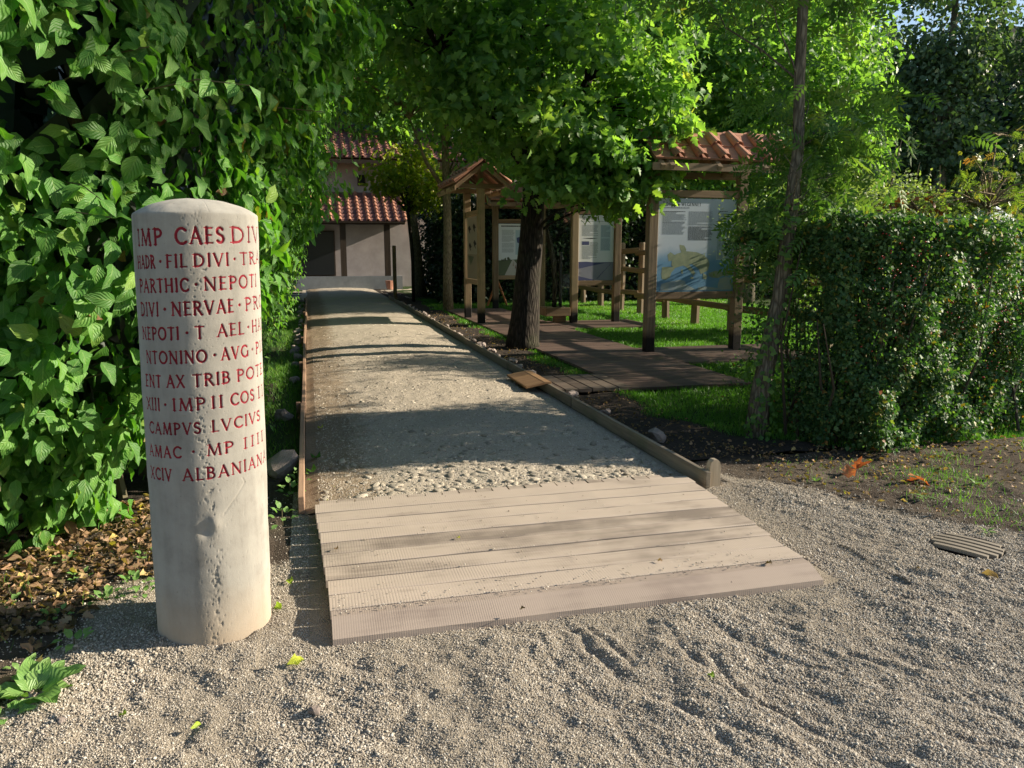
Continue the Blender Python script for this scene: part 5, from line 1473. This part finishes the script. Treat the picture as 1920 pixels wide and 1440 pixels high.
# white tent
M_tent = flat_mat('tent_canvas', (0.62, 0.66, 0.72), .8)
tent = empty('tent', (22.5, 22, 0), R(10), label='white pointed canvas tent behind the clipped hedge', cat='tent')
m = MB(); r_ = 2.1; zt, zw = 3.15, 1.95
ring = [(r_ * math.cos(k * math.pi / 4), r_ * math.sin(k * math.pi / 4)) for k in range(8)]
mid = [(a * .42, b * .42, (zw + (zt - zw) * .44)) for a, b in ring]
m.add([(a, b, zw) for a, b in ring] + mid + [(0, 0, zt)], [(k, (k + 1) % 8, 8 + (k + 1) % 8, 8 + k) for k in range(8)] + [(8 + k, 8 + (k + 1) % 8, 16) for k in range(8)]); m.build('roof', M_tent, tent)
m = MB(); m.add([(a * .98, b * .98, zw - .01) for a, b in ring] + [(a, b, 0) for a, b in ring], [(k, (k + 1) % 8, 8 + (k + 1) % 8, 8 + k) for k in range(8)]); m.build('side_wall', M_tent, tent)

# ------------------------------------------------------------------ foliage builders
def crown_points(ells, n_cl, per, rad, shell=0.55, vpow=0.72):
    """leaf cluster centres in a union of ellipsoids, and the leaves round them"""
    vol = np.array([e[3] * e[4] * e[5] for e in ells]) ** vpow; pick = RNG.choice(len(ells), n_cl, p=vol / vol.sum())
    E = np.array(ells)[pick]
    d = norm(rnd3(n_cl)); r = (shell + (1 - shell) * RNG.random(n_cl)) ** 0.8
    C = E[:, :3] + d * E[:, 3:6] * r[:, None]
    out = norm(d / E[:, 3:6])
    k = np.repeat(np.arange(n_cl), per)
    off = rnd3(len(k)) * np.array([1, 1, 0.6]) * (rad * RNG.uniform(.6, 1.3, n_cl))[k][:, None]
    return C, out, k, C[k] + off
def leaves_on(P, out, tmpl, size, tint, up=0.5, outw=0.5, rand=0.85, droop=0.5):
    n = len(P)
    Nn = norm(out * outw + np.array([0, 0, up]) + rnd3(n) * rand)
    T = norm(out * 0.5 + rnd3(n) * 0.7 - np.array([0, 0, droop]))
    return scatter_mesh('crown', tmpl, P, frames(T, Nn), size, tint)
def tree(name, label, base, trunk_pts, trunk_r, ells, n_cl, per, rad, tmpl, lsize, leafmat, barkmat, cat='tree', n_br=60, shell=.55, limbs=(), group=None, sides=12, up=.6, tint_gain=0.35, gap=None, limb_start=0.45, br_s=1.0, keep=None, trunk_jit=0.05):
    root = empty(name, base, label=label, cat=cat, group=group)
    m = MB(); m.tube(trunk_pts, trunk_r, sides, True, trunk_jit); m.build('trunk', barkmat, root, True)
    for pts, rr in limbs:
        m = MB(); m.tube(pts, rr, 8, True, .05); m.build('limb', barkmat, root, True)
    C, out, k, P = crown_points(ells, n_cl, per, rad, shell)
    if keep is not None:
        kk = keep(P + np.array(base)); P = P[kk]; k = k[kk]
    s = RNG.uniform(.75, 1.25, len(P)) * lsize
    cl_t = RNG.random(n_cl)
    t = np.clip(RNG.random(len(P)) * (1 - tint_gain) + cl_t[k] * tint_gain, 0, 1)
    o2 = norm(out[k] * 0.7 + norm(P - C[k]) * 0.7)
    me = leaves_on(P, o2, tmpl, s, t, up=up)
    link_mesh('crown', me, leafmat, root)
    if n_br:
        m = MB(); tp = [Vector(p) for p in trunk_pts]
        for q in RNG.choice(n_cl, min(n_br, n_cl), replace=False):
            c = Vector(C[q]); cand = [p for p in tp[int(len(tp) * limb_start):]] + [Vector(p) for l in limbs for p in l[0][1:]]
            cand = [p for p in cand if p.z < c.z + .4] or [tp[int(len(tp) * limb_start)]]
            a = min(cand, key=lambda p: (p - c).length + (0.5 if p.z > c.z else 0))
            mid = (a + c) / 2 + Vector((random.uniform(-.2, .2), random.uniform(-.2, .2), .12 * (c - a).length))
            L = (c - a).length
            m.tube([a, (a + mid) / 2 + Vector((0, 0, .03 * L)), mid, (mid + c) / 2 + Vector((random.uniform(-.08, .08), 0, 0)), c], [(.012 + .010 * L) * br_s, (.010 + .008 * L) * br_s, (.008 + .005 * L) * br_s, .008 * br_s, .004 * br_s], 5, False)
        m.build('branches', barkmat, root, True)
    return root

# central oak by the boardwalk
tree('oak_tree', 'nearest oak with a thick dark trunk beside the boardwalk', (3.2, 11.6, 0),
     [(0, 0, -.05), (0.0, 0, .12), (.03, 0, .4), (.07, 0, 1.0), (.13, 0, 1.7), (.16, 0, 2.3), (.15, 0, 3.0), (.1, .0, 4.2), (.05, .1, 6.0), (0, 0, 8.2)],
     [.29, .25, .225, .20, .182, .17, .145, .12, .08, .03],
     [(0, 0, 5.8, 3.1, 2.6, 2.7), (.4, -.6, 3.7, 2.0, 1.6, 1.25), (1.7, -.5, 3.1, .95, 1.0, .85), (-1.1, -.2, 4.3, 1.3, 1.3, 1.1), (.75, -.9, 2.72, 1.0, .7, .52), (1.25, -.9, 2.5, .5, .6, .42), (1.75, -1.1, 2.95, .45, .4, .4), (.2, -.9, 2.35, .45, .5, .3), (.9, -1.0, 2.3, .5, .4, .25), (1.05, -1.2, 2.55, .8, .5, .42), (.5, -1.3, 2.65, .6, .5, .4), (-.9, -.8, 3.2, .8, .6, .5)], 640, 44, .16, OAK, .145, M_oakleaf, M_bark, n_br=150, shell=.4,
     limbs=[([(.15, 0, 2.4), (.0, -.1, 3.2), (-.12, -.1, 4.2), (-.25, 0, 5.5)], [.10, .08, .06, .03]), ([(.16, 0, 2.5), (.55, -.1, 3.2), (.95, -.15, 4.0), (1.2, -.2, 5.2)], [.11, .085, .07, .03]), ([(.15, 0, 3.0), (.3, .2, 4.0), (.5, .4, 5.4)], [.09, .07, .03]), ([(.12, 0, 2.6), (-.6, -.3, 3.4), (-1.3, -.4, 4.2)], [.07, .05, .025])])
# slim young oak in front of the side-on board
tree('young_oak', 'slim young oak with a pale thin trunk left of the side-on board', (3.38, 19.4, 0),
     [(0, 0, -.05), (0, 0, .8), (.02, 0, 2.0), (0, 0, 3.2), (-.03, 0, 4.4), (.05, 0, 6.2), (0, 0, 8.0)], [.14, .115, .105, .095, .08, .05, .02],
     [(-.6, -.3, 6.8, 2.6, 2.0, 2.4), (-1.6, -.4, 5.7, 1.7, 1.3, 1.0), (.9, -.3, 4.7, 1.5, 1.2, 1.0), (1.1, -.4, 3.5, .8, .7, .5)], 330, 42, .28, OAK, .14, M_oakleaf, M_bark3, n_br=60,
     limbs=[([(0, 0, 2.9), (-.5, -.1, 3.6), (-.9, -.2, 4.6)], [.06, .045, .02])])
tree('leaning_oak', 'leaning grey-trunked oak with yellowing lower leaves before the house', (3.55, 25.6, 0),
     [(0, 0, -.05), (-.06, 0, .6), (-.15, 0, 1.8), (-.28, 0, 3.0), (-.4, 0, 4.4), (-.5, 0, 6.5), (-.5, 0, 9)], [.24, .20, .18, .165, .14, .10, .03],
     [(-1.2, -.5, 8.0, 3.2, 2.4, 2.3), (-.9, -.6, 5.6, 1.7, 1.0, .8)], 290, 42, .34, OAK, .17, M_oakleaf, M_bark2, n_br=40)
tree('yellow_sapling', 'low tree with yellow-green leaves hanging in front of the house wall', (3.0, 23.2, 0),
     [(0, 0, 0), (0, 0, 1.5), (-.1, 0, 2.6), (-.2, 0, 4.2)], [.05, .045, .035, .01],
     [(-.15, 0, 3.55, 1.35, .8, .42), (.5, 0, 3.1, .9, .6, .45), (-.2, 0, 4.0, .8, .6, .5)], 75, 30, .20, OAK, .15, M_yeloak, M_bark, n_br=30)
# tree rising by the hedge, its foot wrapped in ivy
tree('ash_tree', 'ivy-footed ash at the left end of the hedge, leaning right with feathery leaves', (3.54, 5.55, 0),
     [(0, 0, -.05), (.02, 0, .35), (.09, 0, .75), (.16, 0, 1.15), (.20, 0, 1.75), (.25, .02, 2.3), (.23, .03, 2.8), (.20, 0, 3.5), (.25, 0, 4.6), (.2, 0, 6)], [.11, .082, .074, .068, .058, .045, .042, .038, .03, .018],
     [(.0, .1, 3.9, 1.35, .9, .55), (.75, .5, 2.5, .65, .6, .42), (.40, .3, 2.0, .5, .45, .3), (.15, .2, 1.7, .35, .3, .4), (.3, .0, 2.15, .5, .35, .5)], 120, 9, .22, PIN, .24, M_ashleaf, M_ivybark, n_br=46, limb_start=.4, br_s=.45, keep=lambda Q: ~(((Q[:, 0] < 3.75) & (Q[:, 2] < 2.55)) & ((Q[:, 0] < 3.45) | (Q[:, 2] > 1.9))))
# big lit tree behind the boards on the right
tree('field_maple', 'large sunlit bright green tree behind the boards right of centre', (11.9, 19.6, 0),
     [(0, 0, -.05), (0, 0, 1.8), (-.1, 0, 3.6), (0, 0, 6), (0, 0, 10)], [.30, .26, .22, .16, .04],
     [(0, 0, 6.7, 3.7, 2.6, 3.1), (-2.4, -.6, 5.2, 2.3, 1.5, 1.9), (1.8, -.6, 5.1, 1.9, 1.3, 1.9), (-.2, -1.0, 3.7, 2.5, 1.1, 1.0), (-4.1, -.5, 6.4, 1.9, 1.2, 1.8)], 640, 60, .32, OAK, .165, M_oakleaf, M_bark2, n_br=90, tint_gain=.6,
     limbs=[([(-.05, 0, 2.9), (-1.5, -.3, 3.8), (-3.0, -.5, 5.2)], [.14, .10, .04]), ([(-.05, 0, 3.4), (1.4, -.3, 4.6), (2.2, -.5, 6)], [.12, .08, .03])])
tree('field_maple', 'darker round tree between the oak and the sunlit maple', (9.9, 26.5, 0),
     [(0, 0, 0), (0, 0, 4), (0, 0, 8)], [.25, .2, .1], [(0, 0, 7.6, 4.4, 2.4, 3.9), (-1.0, 0, 4.4, 3.4, 1.4, 1.6)], 420, 46, .45, OAK, .21, M_oakleaf, M_bark, n_br=30)
# pale shrub behind the hedge
def shrub(name, label, base, ells, n_cl, per, rad, tmpl, ls, mat, shoots=0, sh_h=.8, n_br=40, rough_t=.4, shell=.5):
    t_ = tree(name, label, base, [(0, 0, 0), (0, 0, .5), (.05, 0, 1.2)], [.05, .04, .02], ells, n_cl, per, rad, tmpl, ls, mat, M_bark3, cat='shrub', n_br=n_br, shell=shell)
    for q in range(shoots):
        e = random.choice(ells); a = random.uniform(0, 6.28); p0 = Vector((e[0] + e[3] * .7 * math.cos(a), e[1] + e[4] * .6 * math.sin(a), e[2] + e[5] * .4)); L = sh_h * random.uniform(.5, 1.1)
        p1 = p0 + Vector((random.uniform(-.15, .15), 0, L)); m = MB(); m.tube([p0, (p0 + p1) / 2, p1], [.01, .007, .003], 5); m.build('shoot', M_twig, t_)
        nl = int(26 * L); tt = RNG.random(nl); P_ = np.array(p0)[None] + (np.array(p1) - np.array(p0))[None] * tt[:, None]; o_ = norm(rnd3(nl) * np.array([1, 1, .3]))
        link_mesh('shoot_leaves', leaves_on(P_, o_, tmpl, np.full(nl, ls), RNG.random(nl)), mat, t_)
    return t_
shrub('cherry_plum', 'pale green feathery shrub rising behind the clipped hedge', (7.5, 9.2, 0), [(0, 0, 1.75, 1.35, 1.0, .95), (.9, .2, 1.45, .9, .8, .7), (-1.0, .3, 1.6, .9, .8, .75), (-.5, 0, 2.0, .7, .6, .5)], 260, 46, .17, SIM, .055, M_shrub, 16, .8)
shrub('elder_shrub', 'darker green shrub left of the pale one, behind the ash', (8.6, 12.2, 0), [(0, 0, 1.5, .8, .6, 1.2), (.9, .3, 1.3, .8, .6, 1.1)], 130, 40, .22, OAK, .10, M_oakleaf)
# rowan with rusty leaves
tree('rowan_tree', 'thin young rowan with yellow and rust leaves above the hedge at the right edge', (8.35, 8.1, 0),
     [(0, 0, 0), (0, 0, 1.2), (-.1, 0, 2.0), (-.05, 0, 2.9)], [.03, .024, .016, .006],
     [(0, 0, 2.35, .62, .5, .62), (-.55, 0, 2.1, .45, .35, .3), (-.1, 0, 1.85, .85, .5, .3), (.5, 0, 2.2, .5, .5, .5)], 70, 7, .10, PIN, .13, M_rowan, M_bark3, n_br=60, limb_start=.3, shell=.3)
tree('rusty_shrub', 'small rust-brown leaved bush beside the rowan', (7.3, 8.2, 0), [(0, 0, 0), (0, 0, 1.5), (0, 0, 2.0)], [.02, .015, .006], [(0, 0, 2.0, .38, .3, .22)], 12, 12, .10, SIM, .07,
     leaf_mat('rust_leaf', [(0, (.12, .035, .015)), (1, (.26, .085, .03))], .2, veins=False), M_bark3, cat='shrub', n_br=15)

# dark backdrop hedge behind the boards
M_woodcore = flat_mat('wood_inner_shade', (.012, .020, .012), .95)  # flat near-black colour painted as the shade inside the far wood
def slab_leaves(x0, x1, y0, y1, z0, z1, n, size, tmpl, noise=.25, zf=None):
    P = np.column_stack([RNG.uniform(x0, x1, n), RNG.uniform(y0, y1, n), z0 + (z1 - z0) * RNG.random(n)])
    P[:, 1] += (vnoise(P, 1.1) - .5) * noise * 3; P[:, 0] += (vnoise(P + 9, 1.1) - .5) * noise * 2
    P[:, 2] += (vnoise(P[:, :2], .7) - .5) * noise * 2 * (P[:, 2] / z1)
    out = np.tile(np.array([0, -1.0, .1]), (n, 1)) + rnd3(n) * .3
    return P, norm(out)
bh = empty('yew_hedge', (7, 21.5, 0), label='tall dark evergreen hedge closing off the garden behind the boards', cat='hedge')
P, o_ = slab_leaves(-3.1, 9, 0, 1.3, 0, 3.1, 21000, .1, SIM)
Pb, ob = slab_leaves(-3.3, -2.3, 0, 6.0, 0, 3.1, 9000, .1, SIM); P = np.concatenate([P, Pb]); o_ = np.concatenate([o_, norm(ob + np.array([-.8, .4, 0]))])
link_mesh('foliage', leaves_on(P, o_, SIM, RNG.uniform(.09, .18, len(P)), RNG.random(len(P))), M_yew, bh)
m = MB(); m.box((3.4, .9, 1.35), (11.5, .5, 2.7)); m.box((-2.3, 3.2, 1.3), (.9, 4.6, 2.5)); m.build('inner_mass', flat_mat('hedge_inner_shade', (.012, .014, .009), .95), bh)  # solid near-black boxes, shade of the hedge interior put into colour
# clipped hawthorn hedge
hh = empty('hawthorn_hedge', (6.5, 5.5, 0), label='clipped hawthorn hedge with red berries right of the path entrance', cat='hedge')
n = 135000
u_ = RNG.random(n)
x = 3.74 + (RNG.random(n) ** 1.7) * 6.2
face = RNG.random(n)
front_y = np.interp(x, [3.5, 3.9, 4.15, 5.3, 6.5, 8, 10], [5.25, 4.86, 4.74, 4.92, 5.45, 6.1, 7.0]) + (vnoise(np.column_stack([x, u_ * 1.7]), 3.0) - .5) * .34 + (vnoise(np.column_stack([x, u_ * 1.7]), 9.0) - .5) * .14
y = np.where(face < .62, front_y + np.abs(RNG.normal(0, .20, n)), front_y + RNG.uniform(0, 1.6, n))
z = np.where(face < .62, 1.72 * u_ ** 1.05, np.where(face < .85, 1.70 - np.abs(RNG.normal(0, .12, n)), 1.7 * u_))
z = z + (vnoise(np.column_stack([x, y]), 2.0) - .5) * .18 * (z > 1.3) + .03
lowgap = (z < .10) & (RNG.random(n) < .5)
cl = vnoise(np.column_stack([x, y, z]), 6.0)
k = ~lowgap & (cl > .20 + .12 * RNG.random(n)) & (x > 3.62 + (vnoise(np.column_stack([z, y]), 4.) - .3) * .5)
P = np.column_stack([x, y, z])[k] - np.array([6.5, 5.5, 0]); face = face[k]
out = np.where(face[:, None] < .62, np.array([0, -1.0, .15]), np.array([0, -.2, 1.0]))
s = RNG.uniform(.024, .048, len(P))
link_mesh('foliage', leaves_on(P, out + np.array([.45, 0, 0]), HAW, s, RNG.random(len(P)), up=.3, outw=.7, rand=.8), M_haw, hh)
m = MB()
for q in range(150):
    x = 3.75 + random.random() ** 1.3 * 5.5; y = random.uniform(5.0, 6.1); a = Vector((x - 6.5, y - 5.5, -.03)); b = a + Vector((random.uniform(-.3, .3), random.uniform(-.35, .2), random.uniform(.9, 1.6)))
    m.tube([a, (a + b) / 2 + Vector((random.uniform(-.1, .1), random.uniform(-.1, .1), 0)), b], [.014, .010, .004], 5, False)
m.build('branches', M_twigdark, hh)
v0, f0 = mesh_arrays(blob_mesh('tmp', 1, .2, 1, 3)); n = 750
bx_ = 3.9 + RNG.random(n) * 3.8; bz_ = RNG.uniform(.5, 1.65, n)
kk = vnoise(np.column_stack([bx_, bz_]), 3.0) > .55; bx_, bz_ = bx_[kk], bz_[kk]; n = len(bx_)
pb_ = np.column_stack([bx_ - 6.5, np.interp(bx_, [3.5, 3.9, 4.15, 5.3, 6.5, 8], [5.25, 4.86, 4.74, 4.92, 5.45, 6.1]) - 5.5 + RNG.uniform(-.06, .12, n), bz_])
scatter_solid('berries', [(v0, f0)], pb_, np.full((n, 3), .0065), RNG.random(n), flat_mat('berry_red', (.30, .02, .015), .35, .5), hh, kind='stuff')
# ivy on the foot of the ash
iv = empty('ivy', (3.54, 5.55, 0), label='green ivy climbing the foot of the leaning ash trunk', cat='climbing plant')
n = 800; zt = RNG.random(n) ** 1.1 * 1.9; a = RNG.uniform(0, 6.28, n); px = np.interp(zt, [0, .35, .75, 1.15, 1.75], [0, .02, .09, .16, .20])
P = np.column_stack([px + np.cos(a) * (.11 + RNG.exponential(.03, n)), np.sin(a) * (.11 + RNG.exponential(.03, n)), zt])
k = vnoise(P, 5.0) > .42; P = P[k]; o_ = np.column_stack([np.cos(a), np.sin(a), np.zeros(n)])[k]
link_mesh('foliage', leaves_on(P, o_, HAW, RNG.uniform(.04, .065, len(P)), RNG.random(len(P)) * .9, up=.2, outw=.9, rand=.3), M_oakleaf, iv)

# ------------------------------------------------------------------ big dogwood bush on the left
def side_x(z): return np.interp(z, [0, .5, 1.0, 1.5, 2.0, 2.6, 3.4, 5.0, 7.0], [-.84, -.74, -.58, -.40, -.22, -.08, .15, .5, .6])
def front_y_(z): return np.interp(z, [0, .35, .8, 1.6, 2.6, 3.6, 5.0], [3.98, 3.86, 3.78, 3.70, 3.62, 3.85, 4.4])
def bush_surface(s, z):
    """s<0: front face, going left; s>0: side along the path, going away"""
    xs = side_x(z); fy_ = front_y_(z)
    X = np.where(s < 0, xs - .35 + s, xs); Y = np.where(s < 0, fy_ + .02 * s * s, fy_ + .35 + s)
    rc = .45
    c = np.clip((s + rc) / (2 * rc), 0, 1)
    cr = (s > -rc) & (s < rc)
    Xa = xs - .35 - rc; Ya = fy_
    Xb = xs; Yb = fy_ + .35 + rc
    Xc, Yc = xs, fy_ + .02
    X = np.where(cr, (1 - c) ** 2 * Xa + 2 * c * (1 - c) * Xc + c * c * Xb, X); Y = np.where(cr, (1 - c) ** 2 * Ya + 2 * c * (1 - c) * Yc + c * c * Yb, Y)
    ang = np.clip((s + rc) / (2 * rc), 0, 1) * math.pi / 2
    out = np.column_stack([np.sin(ang), -np.cos(ang), np.zeros(len(s))])
    return np.column_stack([X, Y, z]), out
bush = empty('dogwood_bush', (-1.5, 5.5, 0), label='huge leafy dogwood bush with broad leaves filling the left side', cat='bush')
B0 = np.array([-1.5, 5.5, 0])
def bush_leaves(n, smin, smax, size, inset, thr, tmpl, zmax=4.6, relief=.5, jitter=.0, zmin=.12, powr=1.0):
    s = smin + (smax - smin) * RNG.random(n) ** powr; z = zmin + (zmax - zmin) * RNG.random(n)
    P, out = bush_surface(s, z)
    q = np.column_stack([s, z, np.zeros(n)])
    r = (fbm(q, 1.5, 3) - .42) * relief * 2 + (vnoise(q + 20, .9) - .5) * relief * .5
    depth = RNG.exponential(inset, n)
    P = P + out * (r - depth)[:, None]
    low = np.clip((.45 - z) / .45, 0, 1)
    P += rnd3(n) * .03
    cl = vnoise(P, 3.2) * .40 + vnoise(P, 7.0) * .25 + vnoise(P + 70, 1.3) * .35
    k = cl > thr + .10 * RNG.random(n)
    k &= P[:, 2] > .06
    P, out, depth, cl = P[k], out[k], depth[k], cl[k]; m_ = len(P)
    Nn = norm(out * .52 + np.array([.62, 0, .34]) + rnd3(m_) * .45)
    T = norm(out * .35 + rnd3(m_) * .55 - np.array([0, 0, .75]))
    sz_ = RNG.uniform(.72, 1.2, m_) * size
    return P - B0, frames(T, Nn), sz_, RNG.random(m_), depth
Pn, Mn, Sn, Tn, Dn = bush_leaves(32000, -4.4, 1.3, .116, .17, .315, DOG, 5.2, .65, zmin=.03)
cam_l = np.array([0, 0, 1.5]) - B0
dist = np.linalg.norm(Pn - cam_l, axis=1); score = Sn / dist - Dn * .08
vis = (Pn[:, 0] + B0[0] > -2.1 - .0 * dist) & (Pn[:, 2] < 2.7)
order = np.argsort(-(score * vis)); hero = order[:296]; rest_ = order[296:]
HL = [strip_leaf((0, .1, .24, .42, .62, .82, 1.0), (0, .16, .255, .30, .255, .13, 0), 5, .25, .14, .22), strip_leaf((0, .1, .24, .42, .62, .82, 1.0), (0, .15, .24, .285, .25, .12, 0), 5, .42, .10, .30, .4),
      strip_leaf((0, .1, .24, .42, .62, .82, 1.0), (0, .17, .27, .31, .26, .13, 0), 5, .12, .20, .28, -.35), strip_leaf((0, .1, .24, .42, .62, .82, 1.0), (0, .15, .23, .27, .24, .13, 0), 5, .6, .05, .2, .15)]
hero_me = []
for (v, t, u) in HL:
    for tv in (.15, .45, .75):
        a = np.column_stack([u, np.full(len(u), tv)]); me_ = np_mesh('leaf', v, t, None, {'lc': a}, True); me_.materials.append(M_dog); hero_me.append(me_)
for q, i_ in enumerate(hero):
    M4 = Matrix([[*Mn[i_][0]], [*Mn[i_][1]], [*Mn[i_][2]]]).to_4x4()
    o = link_mesh('leaf', hero_me[q % len(hero_me)], None, bush)
    o.matrix_local = Matrix.Translation(Pn[i_]) @ M4 @ Matrix.Scale(float(Sn[i_]) * 1.06, 4)
link_mesh('foliage', scatter_mesh('foliage', DOG, Pn[rest_], Mn[rest_], Sn[rest_], Tn[rest_]), M_dog, bush, kind='stuff')
Pf, Mf, Sf, Tf, Df = bush_leaves(46000, 1.1, 24, .080, .16, .34, DOG, 5.8, .6, powr=1.5)
link_mesh('side_foliage', scatter_mesh('side_foliage', [simple_leaf(.3)], Pf, Mf, Sf, Tf), M_dog, bush, kind='stuff')
# inner screen of leaves, dark yew colour standing in for shade; stops light leaks
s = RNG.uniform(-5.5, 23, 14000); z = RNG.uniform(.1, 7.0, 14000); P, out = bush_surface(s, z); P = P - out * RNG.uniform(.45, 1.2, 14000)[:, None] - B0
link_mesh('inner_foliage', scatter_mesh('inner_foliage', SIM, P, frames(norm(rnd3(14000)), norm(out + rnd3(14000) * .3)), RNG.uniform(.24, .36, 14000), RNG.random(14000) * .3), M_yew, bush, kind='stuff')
# twigs reaching out of the bush with paired leaves
for q in range(46):
    s_ = random.uniform(-2.3, 1.2); z_ = random.uniform(.5, 2.9); p, o_ = bush_surface(np.array([s_]), np.array([z_]))
    p = Vector(p[0] - B0); ov = Vector(o_[0]); L = random.uniform(.35, .6)
    d = (ov * random.uniform(.35, .7) + Vector((random.uniform(.1, .9), 0, random.uniform(-.1, .6)))).normalized()
    p0 = p - ov * .25; p1 = p0 + d * L * .6; p2 = p1 + (d + Vector((.1, 0, -.25))).normalized() * L * .45
    m = MB(); m.tube([p0, p1, p2], [.0045, .0035, .002], 5); m.build('stem', M_twig, bush)
    nl = 7; tt = np.linspace(.35, 1, nl); pts = np.array([np.array(p0.lerp(p1, t / .55) if t < .55 else p1.lerp(p2, (t - .55) / .45)) for t in tt])
    side = np.array([[(-1) ** j, 0, 0] for j in range(nl)]); Nn = norm(np.tile(np.array(ov) * .5 + np.array([.2, 0, .6]), (nl, 1)) + rnd3(nl) * .25); T = norm(side * .8 + np.array(d)[None] * .5 - np.array([0, 0, .45]) + rnd3(nl) * .15)
    me_ = scatter_mesh('twig_leaves', DOG, pts, frames(T, Nn), RNG.uniform(.07, .12, nl), RNG.random(nl) * .95); link_mesh('twig_leaves', me_, M_dog, bush)
for q in range(14):
    x = random.uniform(-2.6, -1.1); m = MB(); m.tube([(x - B0[0], random.uniform(4.9, 6) - 5.5, -.02), (x - B0[0] + random.uniform(-.3, .3), -.2, 1.4), (x - B0[0] + random.uniform(-.5, .6), -.6, 3.2)], [.03, .022, .01], 6); m.build('stem', M_twig, bush)

# ------------------------------------------------------------------ woods behind
def mass(name, ells, n_cl, per, rad, ls, mat, label, tmpl=SIM, shell=.6, up=.5):
    C, out, k, P = crown_points(ells, n_cl, per, rad, shell)
    s = RNG.uniform(.7, 1.3, len(P)) * ls
    o = link_mesh(name, leaves_on(P, norm(out[k] + norm(P - C[k]) * .6), tmpl, s, RNG.random(len(P)), up=up), mat, label=label, cat='woods', kind='stuff')
    return o
wood = [(x, random.uniform(38, 46), random.uniform(5, 8), random.uniform(5, 7.5), 4, random.uniform(7, 10)) for x in np.arange(-24, 62, 5.5)]
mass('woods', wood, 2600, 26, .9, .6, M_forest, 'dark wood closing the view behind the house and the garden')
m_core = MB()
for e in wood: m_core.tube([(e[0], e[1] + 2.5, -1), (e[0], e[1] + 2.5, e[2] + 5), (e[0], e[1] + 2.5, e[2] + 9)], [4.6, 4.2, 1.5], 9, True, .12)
m_core.build('wood_shadow_mass', M_woodcore, None, label='dark solid core standing in for shade inside the far wood', cat='woods', kind='stuff')
tree('tall_poplar', 'tall pale-leaved poplar catching the sun at the upper right', (31.5, 34, 0), [(0, 0, 0), (0, 0, 6), (0, 0, 15)], [.4, .3, .1],
     [(0, 0, 13, 3.0, 2.5, 4.8), (-.6, 0, 8.5, 2.2, 2.0, 3.0), (1.5, 0, 6.0, 1.8, 1.8, 2.2)], 360, 36, .55, SIM, .30, M_poplar, M_bark2, n_br=25, tint_gain=.5)
tree('tall_poplar', 'second pale poplar cut by the right edge', (37.5, 33, 0), [(0, 0, 0), (0, 0, 6), (0, 0, 14)], [.4, .3, .1],
     [(0, 0, 11, 2.4, 2.2, 3.4), (0, 0, 7, 2.0, 2, 2.5)], 200, 34, .55, SIM, .30, M_poplar, M_bark2, n_br=15, tint_gain=.5)
# unseen tree added at the right to throw shade on the big bush
tree('shade_tree', 'broad unseen tree added beyond the right edge to shade the bush', (10.6, 5.4, 0), [(0, 0, 0), (0, 0, 3), (0, 0, 8)], [.22, .18, .08], [(0, 1.0, 7.2, 2.2, 2.9, 2.6), (0, -2.1, 7.6, 1.2, .9, 1.1)], 420, 46, .34, SIM, .17, M_oakleaf, M_bark, n_br=20)
print('objects', len(bpy.data.objects), 'tris', sum(len(o.data.polygons) for o in bpy.data.objects if o.type == 'MESH'))
